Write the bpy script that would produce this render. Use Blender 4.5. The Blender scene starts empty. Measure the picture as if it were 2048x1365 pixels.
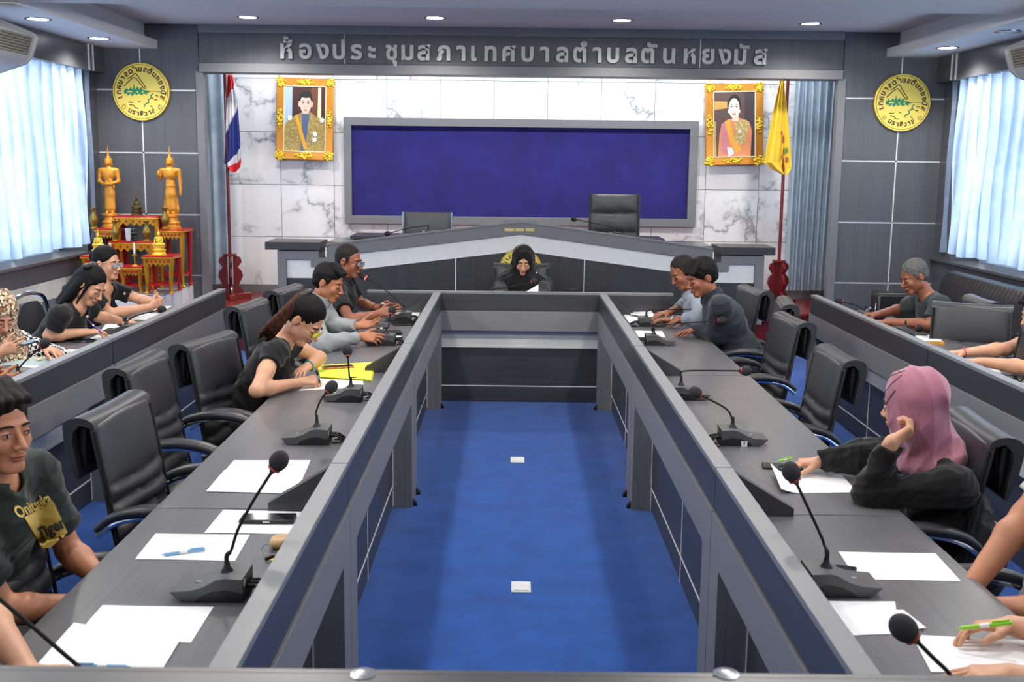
import bpy, bmesh, math, random
import numpy as np
from math import sin, cos, pi, radians, sqrt, atan2
from mathutils import Vector, Matrix, Euler
from mathutils.bvhtree import BVHTree

# ------------------------------------------------------------------ camera, world, exposure
SC = bpy.context.scene
COL = SC.collection
CF, CP, CY, CR, CH = 2225.0, .1592, .0021, .01158, 1.93   # focal length in px of a 2048 px frame, pitch down, yaw, roll, height
cam_d = bpy.data.cameras.new('camera')
cam = bpy.data.objects.new('camera', cam_d); COL.objects.link(cam)
SC.camera = cam
cam_d.sensor_width = 36.0; cam_d.lens = CF / 2048 * 36.0
cam_d.clip_start = .05; cam_d.clip_end = 200
_cy, _sy, _cp, _sp, _cr, _sr = cos(CY), sin(CY), cos(CP), sin(CP), cos(CR), sin(CR)
_W = Matrix(((_cr, -_sr, 0), (_sr, _cr, 0), (0, 0, 1))) @ Matrix(((1, 0, 0), (0, _cp, -_sp), (0, _sp, _cp))) @ Matrix(((1, 0, 0), (0, 0, -1), (0, 1, 0))) @ Matrix(((_cy, -_sy, 0), (_sy, _cy, 0), (0, 0, 1)))
_X, _D, _F = (Vector(_W[i]) for i in range(3))              # camera right, down, forward in the room
cam.matrix_world = Matrix(((_X.x, -_D.x, -_F.x, 0), (_X.y, -_D.y, -_F.y, 0), (_X.z, -_D.z, -_F.z, CH), (0, 0, 0, 1)))
cam_d.dof.use_dof = True; cam_d.dof.focus_distance = 6.0; cam_d.dof.aperture_fstop = 7.0
world = bpy.data.worlds.new('daylight'); SC.world = world; world.use_nodes = True
_bg = world.node_tree.nodes['Background']
_bg.inputs[0].default_value = (1, .985, .96, 1); _bg.inputs[1].default_value = 12.5
SC.view_settings.view_transform = 'Standard'; SC.view_settings.look = 'None'
SC.view_settings.gamma = 1; SC.view_settings.use_curve_mapping = False
SC.view_settings.exposure = EXPOSURE = 0.17
SC.cycles.use_denoising = True
SC.cycles.max_bounces = 8; SC.cycles.diffuse_bounces = 4; SC.cycles.glossy_bounces = 3
SC.cycles.sample_clamp_indirect = 6; SC.cycles.caustics_reflective = False; SC.cycles.caustics_refractive = False
R = random.Random(7)

def ray(px, py):
    return _X * ((px - 1024) / CF) + _D * ((py - 682.5) / CF) + _F
def P(px, py, x=None, y=None, z=None):
    """The point of the room seen at a pixel of the photograph, on the plane x=, y= or z=."""
    r = ray(px, py)
    t = y / r.y if y is not None else (x / r.x if x is not None else (z - CH) / r.z)
    return Vector((0, 0, CH)) + r * t

# ------------------------------------------------------------------ objects
def tag(o, label=None, cat=None, group=None, kind=None):
    if label: o['label'] = label
    if cat: o['category'] = cat
    if group: o['group'] = group
    if kind: o['kind'] = kind
    return o
def thing(name, label, cat, loc=(0, 0, 0), rz=0, group=None):
    o = bpy.data.objects.new(name, None); COL.objects.link(o)
    o.empty_display_size = .05
    o.location = loc; o.rotation_euler = (0, 0, rz)
    return tag(o, label, cat, group)
def link(name, me, mat=None, parent=None):
    o = bpy.data.objects.new(name, me); COL.objects.link(o)
    if mat is not None and not me.materials: me.materials.append(mat)
    if parent is not None: o.parent = parent
    return o
def copy_tree(o, parent=None, name=None):
    c = o.copy(); COL.objects.link(c)
    if parent is not None: c.parent = parent
    for ch in list(o.children): copy_tree(ch, c)
    return c
def again(o, loc, rz, label, group=None):
    c = copy_tree(o); c.location = loc; c.rotation_euler = (0, 0, rz); c['label'] = label
    if group: c['group'] = group
    return c

class MB:
    def __init__(s): s.v = []; s.f = []
    def box(s, x0, x1, y0, y1, z0, z1):
        return s.prism([(x0, y0), (x1, y0), (x1, y1), (x0, y1)], z0, z1)
    def prism(s, poly, a, b, axis='z'):
        n = len(poly); k = len(s.v)
        for h in (a, b):
            for p, q in poly:
                s.v.append({'z': (p, q, h), 'y': (p, h, q), 'x': (h, p, q)}[axis])
        s.f.append(tuple(k + i for i in range(n))[::-1]); s.f.append(tuple(k + n + i for i in range(n)))
        for i in range(n):
            j = (i + 1) % n; s.f.append((k + i, k + j, k + n + j, k + n + i))
        return s
    def tube(s, pts, r, seg=8, closed=False, flat=1.0):
        pts = [Vector(p) for p in pts]; n = len(pts); k = len(s.v)
        rs = r if isinstance(r, (list, tuple)) else [r] * n
        up = Vector((0, 0, 1)); t0 = (pts[1] - pts[0]).normalized()
        if abs(t0.dot(up)) > .9: up = Vector((0, 1, 0))
        u = (up - t0 * up.dot(t0)).normalized()
        for i, p in enumerate(pts):
            if closed: t = (pts[(i + 1) % n] - pts[i - 1]).normalized()
            else: t = (pts[min(i + 1, n - 1)] - pts[max(i - 1, 0)]).normalized()
            u = (u - t * u.dot(t)).normalized(); w = t.cross(u)
            for j in range(seg):
                a = 2 * pi * j / seg
                s.v.append(tuple(p + (u * cos(a) + w * sin(a) * flat) * rs[i]))
        for i in range(n if closed else n - 1):
            for j in range(seg):
                a = k + i * seg + j; b = k + i * seg + (j + 1) % seg
                c = k + ((i + 1) % n) * seg + (j + 1) % seg; d = k + ((i + 1) % n) * seg + j
                s.f.append((a, b, c, d))
        if not closed:
            s.f.append(tuple(k + j for j in range(seg))[::-1]); s.f.append(tuple(k + (n - 1) * seg + j for j in range(seg)))
        return s
    def lathe(s, prof, c=(0, 0, 0), seg=20, sx=1, sy=1):
        k = len(s.v); n = len(prof)
        for r, z in prof:
            for j in range(seg):
                a = 2 * pi * j / seg
                s.v.append((c[0] + cos(a) * r * sx, c[1] + sin(a) * r * sy, c[2] + z))
        for i in range(n - 1):
            for j in range(seg):
                s.f.append((k + i * seg + j, k + i * seg + (j + 1) % seg, k + (i + 1) * seg + (j + 1) % seg, k + (i + 1) * seg + j))
        if prof[0][0] > 1e-6: s.f.append(tuple(k + j for j in range(seg))[::-1])
        if prof[-1][0] > 1e-6: s.f.append(tuple(k + (n - 1) * seg + j for j in range(seg)))
        return s
    def ball(s, c, r, seg=12, rings=8, M=None):
        r = r if isinstance(r, (list, tuple)) else (r, r, r); k = len(s.v); c = Vector(c)
        for i in range(rings + 1):
            a = -pi / 2 + pi * i / rings
            for j in range(seg):
                b = 2 * pi * j / seg
                d = Vector((cos(a) * cos(b) * r[0], cos(a) * sin(b) * r[1], sin(a) * r[2]))
                s.v.append(tuple(c + (M @ d if M is not None else d)))
        for i in range(rings):
            for j in range(seg):
                s.f.append((k + i * seg + j, k + i * seg + (j + 1) % seg, k + (i + 1) * seg + (j + 1) % seg, k + (i + 1) * seg + j))
        return s
    def grid(s, fn, nu, nv, thick=None):
        """a sheet fn(u,v) -> point, u,v in 0..1; thick = function or number giving it a back side"""
        k = len(s.v)
        pts = [[Vector(fn(i / nu, j / nv)) for j in range(nv + 1)] for i in range(nu + 1)]
        for row in pts:
            for p in row: s.v.append(tuple(p))
        w = nv + 1
        for i in range(nu):
            for j in range(nv):
                s.f.append((k + i * w + j, k + (i + 1) * w + j, k + (i + 1) * w + j + 1, k + i * w + j + 1))
        if thick:
            m = len(s.v)
            for i in range(nu + 1):
                for j in range(nv + 1):
                    du = pts[min(i + 1, nu)][j] - pts[max(i - 1, 0)][j]; dv = pts[i][min(j + 1, nv)] - pts[i][max(j - 1, 0)]
                    n = du.cross(dv); n = n.normalized() if n.length > 1e-9 else Vector((0, 0, 1))
                    s.v.append(tuple(pts[i][j] - n * thick))
            for i in range(nu):
                for j in range(nv):
                    s.f.append((m + i * w + j, m + i * w + j + 1, m + (i + 1) * w + j + 1, m + (i + 1) * w + j))
            for i in range(nu):
                s.f.append((k + i * w, m + i * w, m + (i + 1) * w, k + (i + 1) * w))
                s.f.append((k + (i + 1) * w + nv, m + (i + 1) * w + nv, m + i * w + nv, k + i * w + nv))
            for j in range(nv):
                s.f.append((k + j + 1, m + j + 1, m + j, k + j))
                s.f.append((k + nu * w + j, m + nu * w + j, m + nu * w + j + 1, k + nu * w + j + 1))
        return s
    def xform(s, M, start=0):
        for i in range(start, len(s.v)): s.v[i] = tuple(M @ Vector(s.v[i]))
        return s
    def mesh(s, name, smooth=30):
        me = bpy.data.meshes.new(name); me.from_pydata(s.v, [], s.f); me.update()
        if smooth:
            me.polygons.foreach_set('use_smooth', [True] * len(me.polygons))
            me.set_sharp_from_angle(angle=radians(smooth))
        return me
    def build(s, name, mat, parent=None, bev=0, smooth=30, seg=2):
        o = link(name, s.mesh(name, smooth), mat, parent)
        if bev:
            m = o.modifiers.new('edge', 'BEVEL'); m.width = bev; m.segments = seg; m.limit_method = 'ANGLE'; m.angle_limit = radians(40)
            m.harden_normals = False
        return o
def boxo(name, mat, dims, parent=None, bev=0):
    return MB().box(*dims).build(name, mat, parent, bev)
def smoothpath(pts, n=6):
    pts = [Vector(p) for p in pts]; out = []
    q = [pts[0] * 2 - pts[1]] + pts + [pts[-1] * 2 - pts[-2]]
    for i in range(1, len(q) - 2):
        for j in range(n):
            t = j / n; a, b, c, d = q[i - 1], q[i], q[i + 1], q[i + 2]
            out.append(.5 * ((2 * b) + (c - a) * t + (2 * a - 5 * b + 4 * c - d) * t * t + (3 * b - a - 3 * c + d) * t ** 3))
    out.append(pts[-1]); return out

# ------------------------------------------------------------------ materials
def hexc(h, a=1):
    h = h.lstrip('#'); c = [int(h[i:i + 2], 16) / 255 for i in (0, 2, 4)]
    return tuple([x / 12.92 if x <= .04045 else ((x + .055) / 1.055) ** 2.4 for x in c] + [a])
class NT:
    def __init__(s, name):
        s.m = bpy.data.materials.new(name); s.m.use_nodes = True; s.t = s.m.node_tree
        s.b = s.t.nodes['Principled BSDF']; s.out = s.t.nodes['Material Output']
    def n(s, kind, **kw):
        nd = s.t.nodes.new('ShaderNode' + kind)
        for k, v in kw.items():
            if k.startswith('i_'): nd.inputs[k[2:].replace('_', ' ')].default_value = v
            else: setattr(nd, k, v)
        return nd
    def l(s, a, b): s.t.links.new(a, b)
    def coords(s, scale=(1, 1, 1), src='Object', rot=(0, 0, 0), rnd=False):
        tc = s.n('TexCoord'); mp = s.n('Mapping'); mp.inputs['Scale'].default_value = scale; mp.inputs['Rotation'].default_value = rot
        s.l(tc.outputs[src], mp.inputs[0])
        if rnd:
            oi = s.n('ObjectInfo'); mu = s.n('VectorMath', operation='SCALE'); cx = s.n('CombineXYZ'); 
            for i in range(3): s.l(oi.outputs['Random'], cx.inputs[i])
            s.l(cx.outputs[0], mu.inputs[0]); mu.inputs['Scale'].default_value = 37.0; s.l(mu.outputs[0], mp.inputs['Location'])
        return mp.outputs[0]
    def ramp(s, fac, stops):
        r = s.n('ValToRGB'); e = r.color_ramp.elements
        while len(e) < len(stops): e.new(.5)
        for i, (p, c) in enumerate(stops): e[i].position = p; e[i].color = c
        s.l(fac, r.inputs[0]); return r.outputs[0]
    def bump(s, h, strength=.2, dist=.002):
        b = s.n('Bump'); b.inputs['Strength'].default_value = strength; b.inputs['Distance'].default_value = dist
        s.l(h, b.inputs['Height']); s.l(b.outputs[0], s.b.inputs['Normal'])
def mul(c, f): return tuple([min(1, x * f) for x in c[:3]] + [1])
def plain(name, hx, rough=.5, metal=0, bump=None, spec=.5, coat=0, sheen=0, var=.0, emit=0, trans=0, alpha=1):
    t = NT(name); b = t.b; c = hexc(hx) if isinstance(hx, str) else hx
    b.inputs['Base Color'].default_value = c; b.inputs['Roughness'].default_value = rough; b.inputs['Metallic'].default_value = metal
    b.inputs['Specular IOR Level'].default_value = spec; b.inputs['Coat Weight'].default_value = coat; b.inputs['Sheen Weight'].default_value = sheen
    if emit: b.inputs['Emission Color'].default_value = c; b.inputs['Emission Strength'].default_value = emit
    if trans: b.inputs['Transmission Weight'].default_value = trans
    if bump or var:
        sc, st, ds = bump or (30, 0, 0)
        nz = t.n('TexNoise'); nz.inputs['Scale'].default_value = sc; nz.inputs['Detail'].default_value = 4
        t.l(t.coords(), nz.inputs['Vector'])
        if st: t.bump(nz.outputs['Fac'], st, ds)
        if var: t.l(t.ramp(nz.outputs['Fac'], [(.25, mul(c, 1 - var)), (.75, mul(c, 1 + var))]), b.inputs['Base Color'])
    return t.m
def laminate(name, hx, axis='x', var=.22, rough=.38, spec=.5):
    t = NT(name); c = hexc(hx); k = {'x': (1.2, 70, 70), 'y': (70, 1.2, 70), 'z': (70, 70, 1.2)}[axis]
    nz = t.n('TexNoise'); nz.inputs['Scale'].default_value = 1.0; nz.inputs['Detail'].default_value = 5; nz.inputs['Roughness'].default_value = .65
    t.l(t.coords(k, rnd=True), nz.inputs['Vector'])
    n2 = t.n('TexNoise'); n2.inputs['Scale'].default_value = 1.0; n2.inputs['Detail'].default_value = 3
    t.l(t.coords(tuple(v * .18 for v in k), rnd=True), n2.inputs['Vector'])
    mx = t.n('Math', operation='ADD'); t.l(nz.outputs['Fac'], mx.inputs[0]); t.l(n2.outputs['Fac'], mx.inputs[1])
    mh = t.n('Math', operation='MULTIPLY'); t.l(mx.outputs[0], mh.inputs[0]); mh.inputs[1].default_value = .5
    t.l(t.ramp(mh.outputs[0], [(.3, mul(c, 1 - var)), (.5, c), (.7, mul(c, 1 + var))]), t.b.inputs['Base Color'])
    t.b.inputs['Roughness'].default_value = rough; t.b.inputs['Specular IOR Level'].default_value = spec
    t.bump(nz.outputs['Fac'], .12, .0006)
    return t.m
M = {}
DARK, MIDG, TOPG = '#3b3b3e', '#68696b', '#5c5c5f'
for ax in 'xyz':
    M['dark_' + ax] = laminate('charcoal_wood_laminate_' + ax, DARK, ax)
    M['top_' + ax] = laminate('table_top_laminate_' + ax, '#626265', ax, .2, .3, .6)
M['wallpan'] = laminate('wall_panel_laminate', '#5b5d62', 'z', .16, .5, .35)
M['wallpan_y'] = laminate('fascia_laminate', '#55575c', 'y', .16, .3, .5)
M['grey'] = plain('grey_laminate', '#77777a', .5, bump=(220, .1, .0005), var=.06)
M['cap'] = plain('cap_laminate', '#77787b', .42, var=.04)
M['whitelam'] = plain('white_laminate', '#e6e7e4', .45, var=.03)
M['joint'] = plain('white_joint_strip', '#e8e9ea', .4)
M['edge'] = plain('dark_joint', '#1b1b1d', .6)
M['ceil'] = plain('ceiling_paint', '#dcdcda', .8)
M['white'] = plain('white_paint', '#e4e5e6', .6)
M['cream'] = plain('aged_white_paint', '#cfcabb', .7, bump=(3, 0, 0), var=.15)
M['chrome'] = plain('chrome', '#d8dade', .12, 1)
M['steel'] = plain('brushed_steel', '#b9bcc0', .28, 1)
M['black'] = plain('black_plastic', '#141416', .45)
M['blackm'] = plain('black_matte', '#0c0c0d', .8)
M['redwood'] = laminate('red_brown_wood', '#7a2a22', 'x', .25, .18, .6)
M['maroon'] = plain('maroon_paint', '#6e1c22', .35, coat=.3)
M['gold'] = plain('gold_leaf', '#e0a52c', .28, .75, bump=(160, .5, .002), var=.3)
M['goldp'] = plain('gold_statue_paint', '#dc9430', .38, .35, bump=(60, .1, .001), var=.12)
M['golda'] = plain('gold_frame', '#c8862e', .32, .45, bump=(90, .2, .001), var=.2)
M['goldo'] = plain('gold_ornament', '#f8cb3c', .28, .4, bump=(120, .6, .003), var=.2)
M['red'] = plain('red_lacquer', '#b3151c', .3)
M['bronze'] = plain('bronze_statue', '#5b4a2a', .4, .6, bump=(90, .3, .001), var=.3)
M['bronzed'] = plain('dark_bronze', '#34403c', .35, .6, bump=(90, .3, .001), var=.3)
M['vase'] = plain('brass_vase', '#8d7433', .35, .6, bump=(80, .2, .001), var=.25)
def mk_glass():
    t = NT('clear_glass'); tr = t.n('BsdfTransparent'); gl = t.n('BsdfGlossy'); gl.inputs['Roughness'].default_value = .03
    fr = t.n('Fresnel'); fr.inputs[0].default_value = 1.45; mx = t.n('MixShader'); tr.inputs[0].default_value = (.93, .96, .96, 1)
    t.l(fr.outputs[0], mx.inputs[0]); t.l(tr.outputs[0], mx.inputs[1]); t.l(gl.outputs[0], mx.inputs[2]); t.l(mx.outputs[0], t.out.inputs[0]); t.t.nodes.remove(t.b); return t.m
M['glass'] = mk_glass()
M['paper'] = plain('white_paper', '#f6f7f9', .7)
M['ink'] = plain('black_ink', '#202024', .7)
M['felt'] = plain('blue_felt', '#221e6c', .95, bump=(3.2, .0, 0), var=.28, sheen=.2)
M['carpet'] = None
def mk_carpet():
    t = NT('blue_carpet'); co = t.coords((1, 1, 1))
    nz = t.n('TexNoise'); nz.inputs['Scale'].default_value = 5; nz.inputs['Detail'].default_value = 6; t.l(co, nz.inputs['Vector'])
    n2 = t.n('TexNoise'); n2.inputs['Scale'].default_value = 260; n2.inputs['Detail'].default_value = 2; t.l(co, n2.inputs['Vector'])
    mx = t.n('Math', operation='ADD'); t.l(nz.outputs['Fac'], mx.inputs[0]); t.l(n2.outputs['Fac'], mx.inputs[1])
    mh = t.n('Math', operation='MULTIPLY'); t.l(mx.outputs[0], mh.inputs[0]); mh.inputs[1].default_value = .5
    c = hexc('#1d50a0')
    t.l(t.ramp(mh.outputs[0], [(.36, mul(c, .72)), (.5, c), (.64, mul(c, 1.25))]), t.b.inputs['Base Color'])
    t.b.inputs['Roughness'].default_value = 1; t.b.inputs['Specular IOR Level'].default_value = .1; t.b.inputs['Sheen Weight'].default_value = .25
    t.bump(n2.outputs['Fac'], .6, .004); return t.m
M['carpet'] = mk_carpet()
def mk_marble():
    t = NT('white_marble'); co = t.coords((1, 1, 1), rnd=True)
    wn = t.n('TexNoise'); wn.inputs['Scale'].default_value = 1.6; wn.inputs['Detail'].default_value = 7; wn.inputs['Roughness'].default_value = .62; t.l(co, wn.inputs['Vector'])
    ad = t.n('VectorMath', operation='MULTIPLY_ADD'); t.l(wn.outputs['Color'], ad.inputs[0]); ad.inputs[1].default_value = (.9, .9, .9); t.l(co, ad.inputs[2])
    vo = t.n('TexVoronoi', feature='DISTANCE_TO_EDGE'); vo.inputs['Scale'].default_value = 1.7; t.l(ad.outputs[0], vo.inputs['Vector'])
    v = t.ramp(vo.outputs['Distance'], [(0, (.24, .25, .27, 1)), (.018, (.55, .56, .58, 1)), (.07, (.8, .81, .82, 1)), (.25, (.87, .87, .875, 1))])
    n3 = t.n('TexNoise'); n3.inputs['Scale'].default_value = 2.2; n3.inputs['Detail'].default_value = 3; t.l(co, n3.inputs['Vector'])
    msk = t.ramp(n3.outputs['Fac'], [(.44, (0, 0, 0, 1)), (.6, (1, 1, 1, 1))])
    mx = t.n('Mix', data_type='RGBA'); t.l(msk, mx.inputs[0]); mx.inputs[6].default_value = (.86, .862, .87, 1); t.l(v, mx.inputs[7])
    t.l(mx.outputs[2], t.b.inputs['Base Color']); t.b.inputs['Roughness'].default_value = .12
    return t.m
M['marble'] = mk_marble()
def mk_leather(name, hx, rough=.42):
    t = NT(name); c = hexc(hx); co = t.coords()
    vo = t.n('TexVoronoi'); vo.inputs['Scale'].default_value = 420; t.l(co, vo.inputs['Vector'])
    nz = t.n('TexNoise'); nz.inputs['Scale'].default_value = 9; nz.inputs['Detail'].default_value = 3; t.l(co, nz.inputs['Vector'])
    t.l(t.ramp(nz.outputs['Fac'], [(.3, mul(c, .9)), (.7, mul(c, 1.12))]), t.b.inputs['Base Color'])
    t.b.inputs['Roughness'].default_value = rough; t.bump(vo.outputs['Distance'], .15, .0006); return t.m
M['leather'] = mk_leather('black_leatherette', '#2e2e31', .4)
M['leather_sofa'] = mk_leather('sofa_leatherette', '#242426', .33)
M['leather_grey'] = mk_leather('grey_leatherette', '#48494b', .42)
def mk_curtain(name, hx, light, wave=1.0):
    """woven curtain: part diffuse, part letting the daylight through, with a pale leaf print"""
    t = NT(name); co = t.coords((1, 1, 1)); c = hexc(hx)
    vo = t.n('TexVoronoi', feature='SMOOTH_F1'); vo.inputs['Scale'].default_value = 7; t.l(co, vo.inputs['Vector'])
    nz = t.n('TexNoise'); nz.inputs['Scale'].default_value = 14; nz.inputs['Detail'].default_value = 3; t.l(co, nz.inputs['Vector'])
    mm = t.n('Math', operation='MULTIPLY'); t.l(vo.outputs['Distance'], mm.inputs[0]); t.l(nz.outputs['Fac'], mm.inputs[1])
    cc = t.ramp(mm.outputs[0], [(.08, mul(c, 1.14)), (.2, c), (.5, mul(c, .95))])
    df = t.n('BsdfDiffuse'); tr = t.n('BsdfTranslucent'); mx = t.n('MixShader'); mx.inputs[0].default_value = light
    t.l(cc, df.inputs[0]); t.l(cc, tr.inputs[0]); t.l(df.outputs[0], mx.inputs[1]); t.l(tr.outputs[0], mx.inputs[2])
    t.l(mx.outputs[0], t.out.inputs[0]); t.t.nodes.remove(t.b); return t.m
M['curtain'] = mk_curtain('pale_blue_curtain_cloth', '#a3b8d6', .42)
M['curtain_deep'] = mk_curtain('blue_curtain_cloth', '#bccddb', .3)
def glow(name, col, strength):
    t = NT(name); e = t.n('Emission'); e.inputs[0].default_value = col; e.inputs[1].default_value = strength
    t.l(e.outputs[0], t.out.inputs[0]); t.t.nodes.remove(t.b); return t.m
M['lamp'] = glow('lamp_diffuser', (.95, .97, 1, 1), 14)

# ------------------------------------------------------------------ lettering
def text_mesh(body, size, extrude=0, bold=0, align='CENTER', shear=0):
    cu = bpy.data.curves.new('lettering', 'FONT'); cu.body = body; cu.size = size; cu.extrude = extrude; cu.offset = bold
    cu.align_x = align; cu.align_y = 'CENTER' if align == 'CENTER' else 'TOP_BASELINE'; cu.shear = shear; cu.resolution_u = 4
    o = bpy.data.objects.new('lettering', cu); COL.objects.link(o)
    dg = bpy.context.evaluated_depsgraph_get(); dg.update()
    me = bpy.data.meshes.new_from_object(o.evaluated_get(dg))
    bpy.data.objects.remove(o); bpy.data.curves.remove(cu); me.materials.clear()
    return me
def thai_clusters(s):
    out = []
    for ch in s:
        if out and (ch in '\u0e31\u0e34\u0e35\u0e36\u0e37\u0e38\u0e39\u0e47\u0e48\u0e49\u0e4a\u0e4b\u0e4c\u0e4d'): out[-1] += ch
        else: out.append(ch)
    return out
# ================================================================== the room
YP, YB, ZST = 11.9, 13.0, .395          # plane of the panelled piers, marble wall, stage level
XL, XR = -4.28, 4.46                    # side walls
boxo('floor', M['carpet'], (-6.5, 6.7, -1.5, YB + .3, -.1, 0)); tag(bpy.data.objects['floor'], kind='structure')
def struct(name, mb, mat, parent=None, bev=0):
    o = mb.build(name, mat, parent, bev)
    if parent is None: tag(o, kind='structure')
    return o
def sroot(name, loc=(0, 0, 0)):
    o = bpy.data.objects.new(name, None); COL.objects.link(o); o.location = loc; o['kind'] = 'structure'; o.empty_display_size = .05; return o
# ---- ceiling: low part over the desks, raised bay before the marble wall
ZC = P(1040, 56, y=YP).z; ZL = 3.06; YE = P(1040, 17, z=ZL).y
XSL, XSR = P(314.5, 93, y=YP).x, P(1774.6, 92, y=YP).x
mb = MB().box(-6.5, 6.7, -1.5, YE, ZL, ZL + .12)
struct('ceiling', mb, M['ceil'])
mb = MB().box(XL, XR, YE - .02, YB, ZC, ZC + .1).box(XL, XR, YE - .02, YE, ZL + .12, ZC)
struct('ceiling', mb, M['ceil'])
for nm, x0, x1, xa in (('trim_1', XL - .3, XSL, -1), ('trim_2', XSR, XR + .3, 1)):      # the two side soffits with a set-back upstand
    mb = MB().box(x0, x1, YE, YP, ZL - .005, ZL + .085)
    if xa < 0: mb.box(x0, x1 - .13, YE, YP, ZL + .085, ZC)
    else: mb.box(x0 + .13, x1, YE, YP, ZL + .085, ZC)
    struct(nm, mb, M['ceil'])
# ---- piers with panels and white joints
def pier(name, x0, x1, px_mid, zjs, xin):
    r = sroot(name, (0, 0, 0))
    boxo('backing', M['edge'], (x0, x1, YP + .03, YP + .085, 0, ZC), r)
    zs = [0] + zjs + [ZC]; xs = [x0, px_mid, x1]
    for i in range(len(zs) - 1):
        for j in range(2):
            boxo('panel', M['wallpan'], (xs[j] + .008, xs[j + 1] - .008, YP, YP + .03, zs[i] + .008, zs[i + 1] - .008), r)
    for z in zjs: boxo('joint_strip', M['joint'], (x0, x1, YP + .006, YP + .029, z - .008, z + .008), r)
    boxo('joint_strip', M['joint'], (px_mid - .008, px_mid + .008, YP + .006, YP + .028, 0, ZC - .02), r)
    boxo('jamb', M['cap'], (xin - .04, xin + .04, YP - .012, YP + .09, 0, P(1040, 150, y=YP).z), r)
    return r
zjl = [P(300, y, y=YP).z for y in (550, 429, 305, 180)]
xil, xir = P(404, 300, y=YP).x, P(1675, 330, y=YP).x
xl0, xr0 = P(203, 200, y=YP).x - .12, P(1880, 240, y=YP).x + .12
zsp = [zjl[0] + i * (zjl[3] - zjl[0]) / 3 for i in range(4)]
pier('wall_back_left', xl0, xil, P(287, 305, y=YP).x, zsp, xil)
pier('wall_back_right', xir, xr0, P(1792, 327, y=YP).x, zsp, xir)
# ---- header over the alcove with the metal lettering
zb, zt = P(1040, 152, y=YP).z, ZC
r = sroot('trim_3')
boxo('panel', M['wallpan'], (xil, P(689, 100, y=YP).x - .005, YP, YP + .2, zb + .1, zt - .085), r)
xa, xb_ = P(688.5, 100, y=YP).x, P(1401, 100, y=YP).x
boxo('panel', M['wallpan'], (xa + .005, xb_ - .005, YP, YP + .2, zb + .1, zt - .085), r)
boxo('panel', M['wallpan'], (xb_ + .005, xir, YP, YP + .2, zb + .1, zt - .085), r)
for x in (xa, xb_): boxo('joint_strip', M['joint'], (x - .004, x + .004, YP + .004, YP + .19, zb + .1, zt - .085), r)
boxo('lower_rail', M['grey'], (xil, xir, YP - .03, YP + .26, zb, zb + .095), r, .003)
boxo('upper_rail', M['grey'], (xil, xir, YP - .02, YP + .26, zt - .085, zt), r, .003)
# ---- marble wall, one tile at a time
r = sroot('wall_back')
boxo('grout', plain('grout', '#77797b', .8), (-4.1, 4.25, YB + .008, YB + .1, 0, ZC), r)
tx0 = P(988.5, 162, y=YB).x; dx = (P(1203, 165, y=YB).x - P(880.3, 164, y=YB).x) / 3
tz0 = P(850, 373, y=YB).z; dz = (P(850, 267.5, y=YB).z - P(850, 477, y=YB).z) / 2
me = MB().box(-dx / 2 + .003, dx / 2 - .003, -.012, 0, .003, dz - .003).mesh('tile', 0)
for i in range(-6, 7):
    for j in range(-3, 4):
        z = tz0 + j * dz
        if z + dz < ZST - .1 or z > ZC - .02: continue
        o = link('tile', me, M['marble'], r); o.location = (tx0 + (i - .5) * dx, YB + .006, z)
boxo('baseboard_back', M['grey'], (-3.6, 3.8, YB - .02, YB + .005, ZST, ZST + .09)); tag(bpy.data.objects['baseboard_back'], kind='structure')
for nm, x0, x1 in (('wall_alcove_left', -4.05, -3.95), ('wall_alcove_right', 4.12, 4.22)):
    struct(nm, MB().box(x0, x1, YP + .1, YB + .1, 0, ZC), M['white'])
# ---- stage of red-brown boards with one step, corners cut off
def stage_poly(o):
    return [(-3.5, 12.02 - o), (-2.46 - o * .4, 11.23 - o), (-1.9, 10.80 - o), (2.1, 10.80 - o), (2.98 - .0 + o * .1, 11.50 - o), (3.6, 12.02 - o)]
yy = 10.62
r = thing('stage', 'glossy red-brown wooden stage with a step before the marble wall', 'stage', (0, 0, 0))
top = [(-3.9, YB - .03), (-3.9, YP + .12), (-3.2, YP + .12), (-3.2, 11.78), (-1.75, yy), (2.0, yy), (3.38, 11.82), (3.38, YP + .12), (4.08, YP + .12), (4.08, YB - .03)]
def ins(poly, f):
    out = []
    for x, y in poly: out.append((x, y))
    return out
MB().prism(top[::-1], ZST - .03, ZST).build('deck', M['redwood'], r, .004)
MB().prism([(-3.88, YB - .04), (-3.88, YP + .13), (-3.18, YP + .13), (-3.18, 11.8), (-1.74, yy + .05), (1.99, yy + .05), (3.36, 11.84), (3.36, YP + .13), (4.06, YP + .13), (4.06, YB - .04)][::-1], 0, ZST - .03).build('riser', M['maroon'], r)
step = [(-3.31, 11.66), (-1.85, yy - .2), (2.1, yy - .2), (3.42, 11.66), (3.0, 11.66), (1.95, yy + .04), (-1.7, yy + .04), (-3.0, 11.66)]
MB().prism(step, .14, .17).build('step_board', M['redwood'], r, .004)
MB().prism([(-3.24, 11.66), (-1.83, yy - .17), (2.08, yy - .17), (3.36, 11.66), (3.0, 11.66), (1.9, yy + .04), (-1.7, yy + .04), (-2.9, 11.66)], 0, .14).build('step_riser', M['maroon'], r)
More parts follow.
